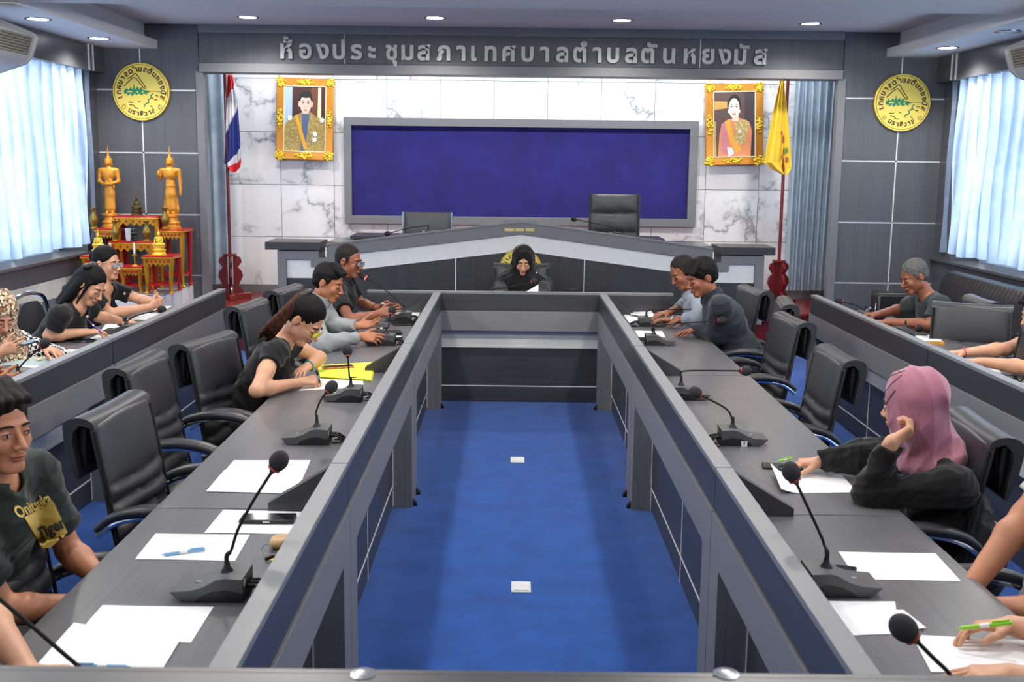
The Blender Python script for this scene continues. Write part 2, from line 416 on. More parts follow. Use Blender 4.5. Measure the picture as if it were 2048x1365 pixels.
# ---- side walls: fascia, window, sill band, lower panels
ZF = 2.80                                     # underside of the fascia
def side(s, X):                               # s=-1 left, +1 right ; X = face of the fascia
    nm = 'left' if s < 0 else 'right'; y0, y1 = 1.0, YP
    def bx(name, mat, a, b, ya, yb, z0, z1, par, bev=0):   # a,b measured outwards from X
        xs = sorted((X + s * a, X + s * b)); return boxo(name, mat, (xs[0], xs[1], ya, yb, z0, z1), par, bev)
    r = sroot('wall_' + nm)
    yj = P(*((181, 120) if s < 0 else (1910, 120)), x=X).y
    cuts = [yj + .04, yj - .04 - 2.4, yj - .04 - 4.8, 1.0]
    bx('panel', M['wallpan_y'], 0, .2, yj + .06, y1, ZF, ZL, r)
    bx('joint_strip', M['steel'], -.004, .19, yj - .06, yj + .06, ZF + .002, ZL, r)
    bx('joint_strip', M['joint'], -.012, .1, yj + .048, yj + .066, ZF, ZL, r); bx('joint_strip', M['joint'], -.012, .1, yj - .066, yj - .048, ZF, ZL, r)
    ya = yj - .06
    while ya > 1: bx('panel', M['wallpan_y'], 0, .2, max(1, ya - 2.4), ya - .006, ZF, ZL, r); ya -= 2.4
    sz = .98
    bx('sill', M['wallpan_y'], .06, .45, y0, y1, sz - .03, sz, r, .004)
    bx('panel', M['wallpan_y'], .1, .3, y0, y1 - .46, .78, sz - .03, r)
    bx('panel', M['cream'], .1, .3, y0, y1 - .46, .60, .775, r)
    ya = y1 - .46
    while ya > 1: bx('panel', M['wallpan_y'], .1, .3, max(1, ya - 1.2), ya - .01, 0, .595, r); bx('joint_strip', M['joint'], .095, .2, max(1, ya - 1.2) - .008, max(1, ya - 1.2) + .002, 0, .595, r); ya -= 1.2
    bx('panel', M['wallpan_y'], .1, .5, y1 - .45, y1 + .2, 0, ZL, r)
    # window in the side wall: frame, mullions, panes
    w = sroot('window_1' if s < 0 else 'window_2')
    ya = 1.2
    while ya < y1 - .6:
        bx('window_frame', M['white'], .40, .46, ya, ya + .05, sz, ZL - .1, w)
        bx('pane', M['glass'], .425, .435, ya + .05, min(ya + 1.15, y1 - .5), sz + .05, ZL - .15, w)
        ya += 1.15
    bx('window_frame', M['white'], .40, .46, y0, y1 - .4, sz, sz + .05, w); bx('window_frame', M['white'], .40, .46, y0, y1 - .4, ZL - .15, ZL - .1, w)
    bx('window_frame', M['white'], .40, .46, y0, y1 - .4, 2.2, 2.24, w)
    # curtains hung in pleats from a rail behind the fascia
    n = 3; ln = (y1 - .28 - 1.2) / n
    for i in range(n):
        yb = y1 - .28 - i * ln; ya2 = yb - ln + .02
        lab = ('pale blue pleated curtain on the %s window wall, %s' % (('left' if s < 0 else 'right'), ('beside the panelled pier', 'middle one of its rail', 'nearest the camera')[i]))
        npl = 15; ph = R.random() * 6
        rr = [R.uniform(.7, 1.3) for _ in range(npl + 2)]; rp = [R.uniform(-.5, .5) for _ in range(npl + 2)]
        def fn(u, v, yb=yb, ya2=ya2, npl=npl, ph=ph, rr=rr, rp=rp):
            k = u * npl; i0 = int(k); f = k - i0
            a = rr[i0] * (1 - f) + rr[min(i0 + 1, npl)] * f
            d = .5 - .5 * cos(2 * pi * k + rp[i0] * sin(pi * f) + .7 * sin(3 * v + i0))
            y = yb + (ya2 - yb) * (u + .006 * sin(2 * pi * k * 2 + 4 * v))
            pinch = 1 - .55 * max(0, 1 - v * 9)
            return (X + s * (.055 + .085 * a * d * pinch + .01 * sin(9 * v + k)), y, 2.9 + (1.055 + .01 * sin(k * 2.1) - 2.9) * v)
        o = MB().grid(fn, npl * 12, 14).build('curtain', M['curtain'], smooth=80)
        tag(o, lab, 'curtain', 'curtains on the side windows')
XFL, XFR = P(210.7, 147, y=YP).x, P(1872, 168, y=YP).x
side(-1, XFL); side(1, XFR)
# ---- alcove curtains, gathered
def alcove_curtain(pts, lab, npl):
    z1 = P(1040, 152, y=YP).z + .12
    def fn(u, v):
        k = u * npl; q = u * (len(pts) - 1); i = min(int(q), len(pts) - 2); f = q - i
        x = pts[i][0] * (1 - f) + pts[i + 1][0] * f; y = pts[i][1] * (1 - f) + pts[i + 1][1] * f
        a = .045 * sin(2 * pi * k + .6 * sin(2.2 * v + k)) + .015 * sin(5.1 * k + v * 3)
        return (x + .3 * a + (.02 * v * (1 if x < 0 else -1)), y + a, z1 + (ZST + .12 - z1) * v)
    tag(MB().grid(fn, npl * 12, 16).build('curtain', M['curtain_deep'], smooth=80), lab, 'curtain', 'gathered curtains in the alcove')
alcove_curtain([(-3.92, 12.75), (P(455, 300, y=12.72).x, 12.72)], 'blue gathered curtain beside the red, white and blue flag', 5)
alcove_curtain([(P(1584, 300, y=12.72).x, 12.72), (4.08, 12.75)], 'blue gathered curtain beside the yellow flag', 12)
# ---- daylight-side closing walls out of view
struct('wall_front', MB().box(-6.5, 6.7, -1.5, -1.4, 0, ZL), M['white'])
struct('wall_left_rear', MB().box(XFL - .5, XFL - .4, -1.4, 1.0, 0, ZL), M['white'])
struct('wall_right_rear', MB().box(XFR + .4, XFR + .5, -1.4, 1.0, 0, ZL), M['white'])
# ---- recessed lamps
def lamp(x, y, z, lab, lit=True, power=55, grp='ceiling lamps', r=.085, pt=False):
    t = thing('ceiling_lamp', lab, 'ceiling lamp', (x, y, z), 0, grp)
    MB().lathe([(r + .022, 0), (r + .018, -.008), (r, -.006), (r, .0)], seg=28).build('trim_ring', M['chrome'], t)
    MB().lathe([(0, -.004), (r, -.003), (r, 0)], seg=28).build('diffuser', M['lamp'] if lit else plain('unlit_diffuser', '#c8ccd0', .4), t)
    if lit:
        d = bpy.data.lights.new('lamp_light', 'POINT' if pt else 'SPOT'); d.energy = power; d.shadow_soft_size = .07; d.color = (1, .955, .89)
        if not pt: d.spot_size = radians(150); d.spot_blend = .6
        o = bpy.data.objects.new('lamp_light', d); COL.objects.link(o); o.location = (0, 0, -.12 if pt else -.03); o.parent = t
    return t
for i, (px, py) in enumerate([(496, 34), (870, 35), (1244, 40), (1621, 47)]):
    q = P(px, py, z=ZC)
    lamp(q.x, q.y, ZC, 'round recessed lamp in the raised ceiling, %s before the lettered header' % ('first from the left', 'second from the left', 'third from the left', 'last on the right')[i], power=85)
for (px, py, lab, lit) in ((198, 75, 'round lit lamp in the left soffit with a loose clip, nearer the gold emblem', True), (76, 36, 'round lit lamp in the left soffit above the air conditioner', True),
                           (1895, 94, 'round lit lamp in the right soffit near the gold emblem', True), (2016, 61, 'unlit round lamp in the right soffit above the air conditioner', False)):
    q = P(px, py, z=ZL); lamp(q.x, q.y, ZL - .005, lab, lit, 70)
for y, pw in ((1.4, 22), (3.6, 48), (5.8, 62), (7.6, 70)):
    for x in (-3.2, -1.1, 1.25, 3.4):
        lamp(x, y, ZL, 'round recessed lamp in the low ceiling above the desks', power=pw, grp='lamps above the desks', r=.1, pt=(y < 7))
# hidden light strip on the back of the header washing the marble
d = bpy.data.lights.new('cove_light', 'AREA'); d.shape = 'RECTANGLE'; d.size = xir - xil - .3; d.size_y = .06; d.energy = 62; d.color = (.93, .96, 1)
t = thing('cove_lamp', 'white light strip behind the lettered header', 'light strip', ((xil + xir) / 2, YP + .34, ZC - .12))
o = bpy.data.objects.new('cove_light', d); COL.objects.link(o); o.parent = t; o.location = (0, .05, 0); o.rotation_euler = (radians(28), 0, 0)
MB().box(-3.1, 3.1, -.06, 0, -.03, .03).build('housing', M['white'], t)
# ---- metal lettering on the header
LETM = plain('satin_steel', '#96989a', .38, .5)
t = thing('wall_lettering', 'silver metal letters naming the meeting hall on the grey header', 'lettering', (0, YP - .02, 0))
cl = thai_clusters('ห้องประชุมสภาเทศบาลตำบลตันหยงมัส')
xs = [575, 611, 643, 677, 714, 744, 783, 815, 850, 886, 925, 951, 983, 1020, 1056, 1092, 1126, 1162, 1198, 1229, 1264, 1300, 1345, 1378, 1417, 1452, 1483, 1520]
cl = ['ห้', 'อ', 'ง', 'ป', 'ร', 'ะ', 'ชุ', 'ม', 'ส', 'ภ', 'า', 'เ', 'ท', 'ศ', 'บ', 'า', 'ล', 'ต\u0e4d', 'า', 'บ', 'ล', 'ตั', 'น', 'ห', 'ย', 'ง', 'มั', 'ส']
xs = [573, 611, 645, 678, 713, 744, 783, 815, 848, 887, 922, 948, 981, 1018, 1055, 1089, 1124, 1160, 1194, 1226, 1262, 1298, 1338, 1379, 1416, 1449, 1483, 1521]
for c, px in zip(cl, xs):
    py = 100 + (px - 575) * .0128
    q = P(px, py + 1, y=YP - .02)
    me = text_mesh(c, .25, .012, .008, align='LEFT')
    bxs = [v.co.x for v in me.vertices]
    if not bxs: continue
    cx = (min(bxs) + max(bxs)) / 2
    me.transform(Matrix.Translation((-cx, -.075, 0)))
    me.transform(Matrix.Rotation(pi / 2, 4, 'X'))
    o = link('letter', me, LETM, t); o.location = (q.x, 0, q.z)
# ================================================================== furniture
HD, HT = .915, .75
def gusset_poly():     # triangular end support standing on the table, (y, z) from the parapet back
    return [(.02, HT), (.27, HT), (.27, HT + .028), (.05, HD - .004), (.02, HD - .004)]
def desk_unit(L, label, loc, rz, group, wide=False, vert=True):
    """local x along the desk 0..L, front at y=0 facing -y, seats on the +y side"""
    t = thing('conference_desk', label, 'desk', loc, rz, group)
    g = .004
    MB().box(g, L - g, 0, .058, HD - .02, HD).build('cap', M['cap'], t, .002)
    MB().box(g, L - g, .002, .04, .765, HD - .0205).build('upper_band', M['dark_x'], t, .001)
    j = .155
    mb = MB().box(g, L - g, -.006, .03, .602, .762).box(g, j, -.006, .03, .0, .602).box(L - j, L - g, -.006, .03, 0, .602)
    mb.box(j - .02, j, .03, .118, 0, .6).box(L - j, L - j + .02, .03, .118, 0, .6).box(j, L - j, .03, .118, .602, .62)
    mb.build('front_frame', M['grey'], t, .0012)
    MB().box(j, L - j, .10, .118, .462, .6).build('light_strip', M['whitelam'], t)
    MB().box(j, L - j, .092, .118, .45, .462).build('edge_strip', M['joint'], t)
    zc = .134; xs = [j, L / 2, L - j] if vert else [j, L - j]
    for i in range(len(xs) - 1):
        for z0, z1 in ((0.01, zc), (zc, .45)):
            boxo('panel', M['dark_x'], (xs[i] + .004, xs[i + 1] - .004, .102, .118, z0 + .003, z1 - .003), t)
    mb = MB().box(j, L - j, .099, .117, zc - .004, zc + .004)
    for x in [j + .004] + xs[1:-1] + [L - j - .004]: mb.box(x - .004, x + .004, .099, .117, .01, .45)
    mb.build('joint_strip', M['joint'], t)
    MB().box(g, L - g, .041, .66, HT - .025, HT).build('table_top', M['top_x'], t, .002)
    for x in (g, L - .022 - g): boxo('end_panel', M['grey'], (x, x + .02, .03, .56, 0.0, HT - .026), t)
    boxo('modesty_panel', M['dark_x'], (.03, L - .03, .119, .135, .02, HT - .03), t)
    for x in (g, L - .02 - g):
        m = MB().prism([(p, q) for p, q in gusset_poly()], x, x + .02, 'x'); m.build('gusset', M['dark_x'], t, .0015)
    for x in (j - .05, L - j + .05): MB().box(x - .018, x + .018, -.03, .0, .0, .012).prism([(-.03, .012), (-.006, .012), (-.006, .04)], x - .018, x + .018, 'x').build('floor_bracket', M['black'], t)
    return t
XI_L, XI_R = -.545, .703
ys = [8.735, 6.195, 3.665]
Lu = 2.53
first = None
names = ['far', 'middle', 'near']
lbl = {('l', 0): 'dark grey desk where the glasses man and the grey shirt man sit', ('l', 1): 'dark grey desk with the yellow folder, where the ponytail woman writes', ('l', 2): 'dark grey desk with the keys and phone, before the man in the printed shirt',
       ('r', 0): 'dark grey desk under the blazer man and his neighbour', ('r', 1): 'dark grey desk with the T sticker microphone, before the pink headscarf', ('r', 2): 'dark grey desk with the green pen, nearest on the right',
       ('ol', 0): 'dark grey desk before the two black-dressed women by the altar', ('ol', 1): 'dark grey desk under the checked-sleeve woman and clasped hands', ('ol', 2): 'dark grey desk of the left outer row beyond the printed shirt man, mostly hidden',
       ('or', 0): 'dark grey desk of the grey-haired man, with the yellow-edged pad', ('or', 1): 'dark grey desk under the braceleted arm, right outer row', ('or', 2): 'dark grey desk of the right outer row nearest the camera, mostly hidden'}
for i, y in enumerate(ys):
    # left row: front faces +X ; local -y -> +X  => rz=+90deg : local x -> +Y
    desk_unit(Lu, lbl[('l', i)], (XI_L, y - Lu, 0), pi / 2, 'inner left desk row')
    desk_unit(Lu, lbl[('r', i)], (XI_R, y, 0), -pi / 2, 'inner right desk row')
    if i < 3:
        desk_unit(Lu, lbl[('ol', i)], (-2.26, y + .06 - Lu, 0), pi / 2, 'outer left desk row')
        desk_unit(Lu, lbl[('or', i)], (2.40, y + .10, 0), -pi / 2, 'outer right desk row')
desk_unit(2.44, 'dark grey desk closing the far end of the carpet, before the headscarf woman', (-1.14, 8.775, 0), 0, 'inner far desk', vert=False)
# camera-side rail
t = thing('front_desk', 'blurred dark desk edge along the bottom, nearest the camera', 'desk', (0, 0, 0))
qy = P(1024, 1341, z=1.22).y
MB().box(-1.6, 1.6, qy - .5, qy - .018, 1.195, 1.222).build('table_top', M['dark_x'], t, .003)
MB().box(-1.6, 1.6, qy - .018, qy, 1.14, 1.22).build('edge_board', M['dark_x'], t, .003)
MB().box(-1.6, 1.6, qy - .06, qy - .035, 0, 1.19).build('front_panel', M['dark_x'], t)
for s in (-1.58, 1.56): boxo('end_panel', M['grey'], (s, s + .02, qy - .5, qy - .06, 0, 1.19), t)
for px, lab in ((727, 'round shiny metal cap on the near rail, left of centre'), (1452, 'round shiny metal cap on the near rail, right of centre')):
    q = P(px, 1349, z=1.222)
    t = thing('metal_cap', lab, 'cap', (q.x, q.y, 1.222))
    MB().lathe([(.015, 0), (.015, .002), (.012, .003), (0, .003)], seg=24).build('cover', M['chrome'], t)
    MB().lathe([(.018, 0), (.018, .0012), (.015, .002)], seg=24).build('flange', M['steel'], t)
# floor sockets
for (px, py, lab) in ((1035, 922, 'square white floor socket farther along the blue carpet'), (1042, 1177, 'square white floor socket nearer the camera on the blue carpet')):
    q = P(px, py, z=0)
    t = thing('floor_socket', lab, 'socket', (q.x, q.y, .0))
    MB().box(-.045, .045, -.062, .062, 0, .008).build('plate', M['white'], t, .002)
    MB().box(-.035, .035, -.05, .05, .008, .012).build('lid', M['white'], t, .001)
# ---- chair
def chair(label, loc, rz, group='black leatherette armchairs', wide=.5, high=1.0, arms=True, ribs=5, mat='leather'):
    """faces local +x, origin on the floor under the seat centre; back top at x=-.25"""
    t = thing('office_chair', label, 'chair', loc, rz, group); w = wide / 2
    # backrest: a long pad, plain above and quilted into rolls below, thick rounded edges
    pts_b = [(-.16, .42), (-.195, .6), (-.225, .8), (-.262, high)]
    def bx(z):
        for (x0, z0), (x1, z1) in zip(pts_b, pts_b[1:]):
            if z <= z1 or z1 == high: return x0 + (x1 - x0) * (z - z0) / (z1 - z0)
    hz = high - .42; nr = ribs; zr = .42 + hz * .60
    def thick(z, v):
        e = .024 * sqrt(max(0, 1 - (2 * v - 1) ** 8))
        if z < zr:
            f = (z - .42) / (zr - .42) * nr; rr = abs(sin(pi * f)) ** .55
            return e * .4 + .03 * rr * (1 - abs(2 * v - 1) ** 10)
        return e + .012 * sin(pi * (z - zr) / (high - zr)) ** .5 * (1 - (2 * v - 1) ** 4)
    nz, nv = 56, 20
    mb = MB(); k = 0
    wav = lambda z, v: .008 * sin(2 * pi * v + z * 14) if z < zr else 0
    for side in (1, -1):
        for i in range(nz + 1):
            z = .42 + hz * i / nz
            for j in range(nv + 1):
                v = j / nv; zz = z + wav(z, v)
                dz = -.012 * (2 * v - 1) ** 2 if i == nz else 0
                x = bx(min(z, high)) + (thick(zz, v) if side > 0 else -.018 * sqrt(max(0, 1 - (2 * v - 1) ** 8)) - .002)
                mb.v.append((x, (v - .5) * wide, z + dz))
    W = nv + 1; O = (nz + 1) * W
    for i in range(nz):
        for j in range(nv):
            a = i * W + j; mb.f.append((a, a + 1, a + W + 1, a + W)); b = O + a; mb.f.append((b, b + W, b + W + 1, b + 1))
    for i in range(nz):
        a = i * W; mb.f.append((a, a + W, O + a + W, O + a)); a = i * W + nv; mb.f.append((a, O + a, O + a + W, a + W))
    for j in range(nv): mb.f.append((j, O + j, O + j + 1, j + 1)); a = nz * W + j; mb.f.append((a, a + 1, O + a + 1, O + a))
    mb.build('backrest', M[mat], t, smooth=70)
    # roll-over flap at the top, folded down behind
    prof = [(bx(high) + .024, high - .02)]
    for i in range(9):
        a = pi * i / 8; prof.append((bx(high) - .036 + .058 * cos(a), high - .012 + .034 * sin(a)))
    prof += [(bx(high) - .092, high - .06), (bx(high) - .078, high - .13), (bx(high) - .050, high - .205), (bx(high) - .042, high - .195), (bx(high) - .052, high - .13), (bx(high) - .062, high - .07), (bx(high) - .056, high - .03), (bx(high) - .03, high - .005)]
    mb = MB(); n = len(prof); J = 14
    for j in range(J + 1):
        v = j / J; sag = -.006 * (1 - (2 * v - 1) ** 2)
        for x, z in prof: mb.v.append((x, (v - .5) * (wide + .012), z + sag))
    for j in range(J):
        for i in range(n): a = j * n + i; b = j * n + (i + 1) % n; mb.f.append((a, b, b + n, a + n))
    mb.f.append(tuple(range(n))[::-1]); mb.f.append(tuple(J * n + i for i in range(n)))
    mb.build('head_roll', M[mat], t, smooth=60)
    for s in (-1, 1): MB().tube([(bx(z) + .016, s * (w - .002), z) for z in np.linspace(.44, high - .03, 12)], .006, 6).build('piping', M['black'], t)
    for j, y_ in enumerate((-w + .03, -w + .07, w - .07, w - .03)):
        MB().tube([(bx(high) - .03 - .012 * (j % 2), y_, high - .02), (bx(high) - .036, y_, high - .10), (bx(high) - .034, y_, high - .17)], [.016, .013, .006], 8).build('roll_fold', M['black'], t, smooth=60)
    # seat cushion with cross rolls
    def sf(u, v):
        x = -.2 + .46 * u; e = (1 - abs(2 * v - 1) ** 8); f = abs(sin(pi * u * 6)) ** .6
        return (x, (v - .5) * (wide - .02), .455 + (.018 * f + .012) * e - .03 * max(0, u - .85) / .15)
    mb = MB().grid(sf, 36, 16); mb.box(-.2, .255, -w + .01, w - .01, .39, .452)
    mb.build('seat', M[mat], t, .0, smooth=50)
    if arms:
        for s in (-1, 1):
            y = s * (w + .03)
            arc = [(-.235, .60), (-.17, .648), (-.08, .672), (.02, .675), (.12, .655), (.20, .61), (.25, .54), (.268, .45), (.262, .36)]
            path = smoothpath([(x, y, z) for x, z in arc], 4)
            MB().tube(path, .0125, 8).build('arm_frame', M['chrome'], t)
            pad = smoothpath([(x - .004, y, z + .022) for x, z in arc[:-1]], 4)
            MB().tube(pad, [.012 + .013 * min(1, 3 * min(i, len(pad) - 1 - i) / len(pad)) for i in range(len(pad))], 10, flat=1.35).build('armrest', M[mat], t, smooth=60)
            base = smoothpath([(.262, y, .37), (.255, y, .2), (.235, y, .06), (.19, y, .014), (0, y, .013), (-.24, y, .013)], 4)
            MB().tube(base, .0125, 8).build('leg', M['chrome'], t)
        MB().tube([(-.24, -w - .03, .013), (-.24, w + .03, .013)], .0125, 8).tube([(.262, -w - .03, .4), (.262, w + .03, .4)], .0125, 8).build('cross_bar', M['chrome'], t)
    else:
        for sx in (-.17, .22):
            for s in (-1, 1): MB().tube([(sx, s * (w - .04), .39), (sx * 1.15, s * (w - .02), .0)], .012, 8).build('leg', M['chrome'], t)
    return t
c0 = chair('empty black armchair nearest the camera on the left, beyond the printed shirt man', (-1.285, 4.06, 0), radians(-4))
def seat_at(px, py, rz, label, z=1.0, dx=-.262):
    q = P(px, py, z=z); v = Matrix.Rotation(rz, 3, 'Z') @ Vector((dx, 0, 0))
    return again(c0, (q.x - v.x, q.y - v.y, 0), rz, label, 'black leatherette armchairs')
c0.location = (lambda q: (q.x + .262 + .055, q.y, 0))(P(203, 820, z=1.0))
def chair_xy(x, y, rz, label):
    x += .055 * (1 if abs(rz) < 1 else (-1 if abs(rz - pi) < 1 else 0)); v = Matrix.Rotation(rz, 3, 'Z') @ Vector((-.262, 0, 0)); return again(c0, (x - v.x, y - v.y, 0), rz, label, 'black leatherette armchairs')
chair_xy(-1.73, 5.03, radians(-3), 'empty black armchair between two others left of the writing ponytail woman')
chair_xy(-1.60, 5.68, radians(-14), 'black armchair right behind the back of the writing ponytail woman')
chair_xy(-1.72, 7.13, radians(-8), 'empty black armchair between the ponytail woman and the grey shirt man')
chair_xy(-1.66, 8.02, radians(-10), 'black armchair under the man in the grey long-sleeved shirt')
chair_xy(-1.53, 3.02, radians(0), 'black armchair under the man in the printed dark T-shirt')
chair_xy(-1.50, 2.20, radians(0), 'black armchair at the bottom left corner, under a bare arm')
chair_xy(1.86, 8.32, radians(188), 'black armchair behind the man in the light grey shirt')
chair_xy(1.92, 7.58, radians(172), 'black armchair under the man in the navy blazer, turned to him')
chair_xy(1.75, 6.72, radians(184), 'empty black armchair next to the navy blazer man, its back before another chair')
chair_xy(1.66, 5.45, radians(180), 'empty black armchair alone beyond the pink headscarf woman')
chair_xy(1.74, 3.95, radians(176), 'black armchair under the woman in the pink headscarf')
chair_xy(1.74, 3.0, radians(180), 'black armchair behind the forearm of the light grey shirt person')
chair_xy(-3.28, 6.35, radians(4), 'black padded chair behind the woman with the checked sleeve')
chair_xy(-3.22, 8.3, radians(0), 'black armchair under the woman with glasses before the altar')
chair_xy(3.12, 6.3, radians(180), 'black armchair under the person with the beaded bracelet')
q = P(1972, 602, z=1.0)
chair_xy(q.x, q.y, radians(178), 'black armchair behind the grey-haired man, by the sofa')
q = P(1943, 628, z=.95)
chair_xy(q.x, q.y, radians(245), 'wide grey-black chair back beside the grey-haired man, empty')
chair_xy(.10, 10.15, radians(268), 'black armchair behind the black headscarf woman')
# chrome hoop chair
q = P(75, 592, z=.98)
t = thing('hoop_chair', 'padded chair with a chrome hoop back next to the bow-haired woman', 'chair', (q.x + .25, q.y - .12, 0), radians(-10))
mb = MB(); hoop = [(-.25 - .04 * (z > .7), y, z) for y, z in ((-.21, .45), (-.235, .65), (-.235, .84), (-.18, .96), (-.07, 1.0), (.07, 1.0), (.18, .96), (.235, .84), (.235, .65), (.21, .45))]
MB().tube(smoothpath(hoop, 5), .014, 10).build('hoop_frame', M['chrome'], t)
MB().grid(lambda u, v: (-.27 + .03 * sin(pi * u) * sin(pi * v), (u - .5) * .40 * (.8 + .2 * sin(pi * min(1, v + .3))), .5 + .45 * v * (1 - .25 * (2 * u - 1) ** 4)), 14, 12, .04).build('backrest', M['leather'], t, smooth=60)
MB().grid(lambda u, v: (-.22 + .44 * u, (v - .5) * .44, .455 + .03 * sin(pi * u) ** .5 * sin(pi * v) ** .5), 12, 12, .05).build('seat', M['leather'], t, smooth=60)
for sx in (-1, 1):
    for sy in (-1, 1): MB().tube([(sx * .19, sy * .19, .42), (sx * .22, sy * .21, 0)], .012, 8).build('leg', M['chrome'], t)
# ---- chairs of the presiding bench
def bench_chair(label, px0, px1, pyt, y, low, panels):
    a, b = P(px0, pyt, y=y), P(px1, pyt, y=y); w = (b.x - a.x) / 2; zt_ = a.z; z0 = ZST
    t = thing('executive_chair', label, 'chair', ((a.x + b.x) / 2, y, z0)); zt_ -= z0
    H0 = zt_ - .72
    n = panels; zb_ = .42; hh = (zt_ - zb_) / n
    def fn(u, v):
        k = v * n; f = k - int(k) if k < n else 1
        bul = .028 * (1 - abs(2 * f - 1) ** 3) * (1 - abs(2 * u - 1) ** 6)
        return ((u - .5) * 2 * w * (1 - .03 * v), -.03 - bul - .012 * sin(14 * u + 3 * k) * (.3 if n > 1 else 0) * (1 - abs(2 * f - 1)), zb_ + (zt_ - zb_) * v)
    MB().grid(fn, 24, 12 * n, .07).build('backrest', M['leather_grey'], t, smooth=70)
    e = MB()
    for s in (-1, 1): e.tube([(s * w * (1 - .03 * (z - zb_) / (zt_ - zb_)) , -.035, z) for z in np.linspace(zb_, zt_, 8)], .012, 8)
    e.build('side_rail', M['steel'] if panels == 1 else M['leather'], t)
    MB().box(-w, w, -.48, .0, .42, .50).build('seat', M['leather_grey'], t, .03)
    for s in (-1, 1): MB().tube(smoothpath([(s * (w + .03), .02, .62), (s * (w + .03), -.1, .68), (s * (w + .03), -.3, .68), (s * (w + .03), -.4, .6), (s * (w + .03), -.4, .45)]), .018, 8).build('armrest', M['black'], t)
    MB().lathe([(.03, .08), (.03, .42)], seg=12).build('column', M['chrome'], t)
    for i in range(5):
        a = 2 * pi * i / 5 + .3; l = MB().tube([(0, 0, .1), (.27 * cos(a), .27 * sin(a), .06)], .02, 8); l.ball((.27 * cos(a), .27 * sin(a), .026), .026, 10, 6); l.build('leg', M['black'], t)
    return t
bench_chair('low-backed grey chair behind the left half of the presiding bench', 806, 905, 424, 11.75, True, 1)
bench_chair('tall quilted chair behind the right half of the presiding bench', 1179, 1279, 388, 11.75, False, 4)
# ---- sofa along the right wall
t = thing('sofa', 'long black ribbed sofa along the right window wall', 'sofa', (0, 0, 0))
xw = XFR + .06
def sofa_sec(y0, y1, nm):
    n = int((y1 - y0) / .075)
    def fb(u, v):
        k = u * n; r_ = .009 * abs(sin(pi * k)) ** .6; a = v
        prof = [(xw - .32, .42), (xw - .28, .62), (xw - .25, .82), (xw - .2, .91), (xw - .12, .93), (xw - .05, .87), (xw - .03, .5)]
        q = a * 6; i = min(int(q), 5); f = q - i
        x = prof[i][0] * (1 - f) + prof[i + 1][0] * f; z = prof[i][1] * (1 - f) + prof[i + 1][1] * f
        return (x - r_ * (v < .7), y0 + (y1 - y0) * u, z + r_ * .4)
    MB().grid(fb, n * 4, 18).build('back_cushion', M['leather_sofa'], t, smooth=80)
    def fs(u, v):
        k = u * n; r_ = .009 * abs(sin(pi * k)) ** .6
        return (xw - .32 - .5 * v, y0 + (y1 - y0) * u, .42 + r_ + .02 * sin(pi * v) - .1 * max(0, v - .9) * 10)
    MB().grid(fs, n * 4, 12).build('seat_cushion', M['leather_sofa'], t, smooth=80)
sofa_sec(8.8, 10.9, 'a'); sofa_sec(7.0, 8.78, 'b'); sofa_sec(5.2, 6.98, 'c')
MB().box(xw - .8, xw - .02, 5.15, 10.93, .08, .42).build('base', M['leather_sofa'], t, .02)
for y0, y1 in ((10.92, 11.14), (4.95, 5.15)):
    MB().box(xw - .86, xw - .05, y0, y1, .06, .70).build('armrest', M['leather_sofa'], t, .035)
    MB().box(xw - .875, xw - .862, y0 - .015, y0 + .0, .1, .6).build('arm_trim', M['chrome'], t, .002)
for y in (5.3, 7.8, 10.5):
    for x in (xw - .78, xw - .1): MB().box(x - .02, x + .02, y - .02, y + .02, 0, .08).build('leg', M['chrome'], t)
# ---- presiding bench with its gabled front
YQ = 10.76
def fx(px): return P(px, 540, y=YQ).x
def fz(px, py): return P(px, py, y=YQ).z
t = thing('presiding_bench', 'long grey presiding bench with a gabled front and white inlay', 'bench', (0, YQ, 0))
xl, xr = fx(556), fx(1527); xm = P(1042, 446, y=YQ).x; zp = fz(1042, 446); ze = (fz(655, 491) + fz(1422, 500)) / 2
xe0, xe1 = fx(654), fx(1424); zsh = fz(642, 516); zpier = (fz(590, 500) + fz(1490, 513)) / 2; z0 = ZST
ztop = fz(590, 484)
px0, px1 = fx(638), fx(1441)
outl = [(xl, z0), (xr, z0), (xr, zpier), (px1, zpier), (px1, zsh), (xe1, zsh), (xe1, ze), (xm, zp), (xe0, ze), (xe0, zsh), (px0, zsh), (px0, zpier), (xl, zpier)]
bw = .085
inner = [(xl + bw, z0 + .001), (xr - bw, z0 + .001), (xr - bw, zpier - bw), (px1 + bw * .9, zpier - bw), (px1 + bw * .9, zsh - bw), (xe1 - bw, zsh - bw), (xe1 - bw, ze - bw * 1.15), (xm, zp - bw * 1.25), (xe0 + bw, ze - bw * 1.15), (xe0 + bw, zsh - bw), (px0 - bw * .9, zsh - bw), (px0 - bw * .9, zpier - bw), (xl + bw, zpier - bw)]
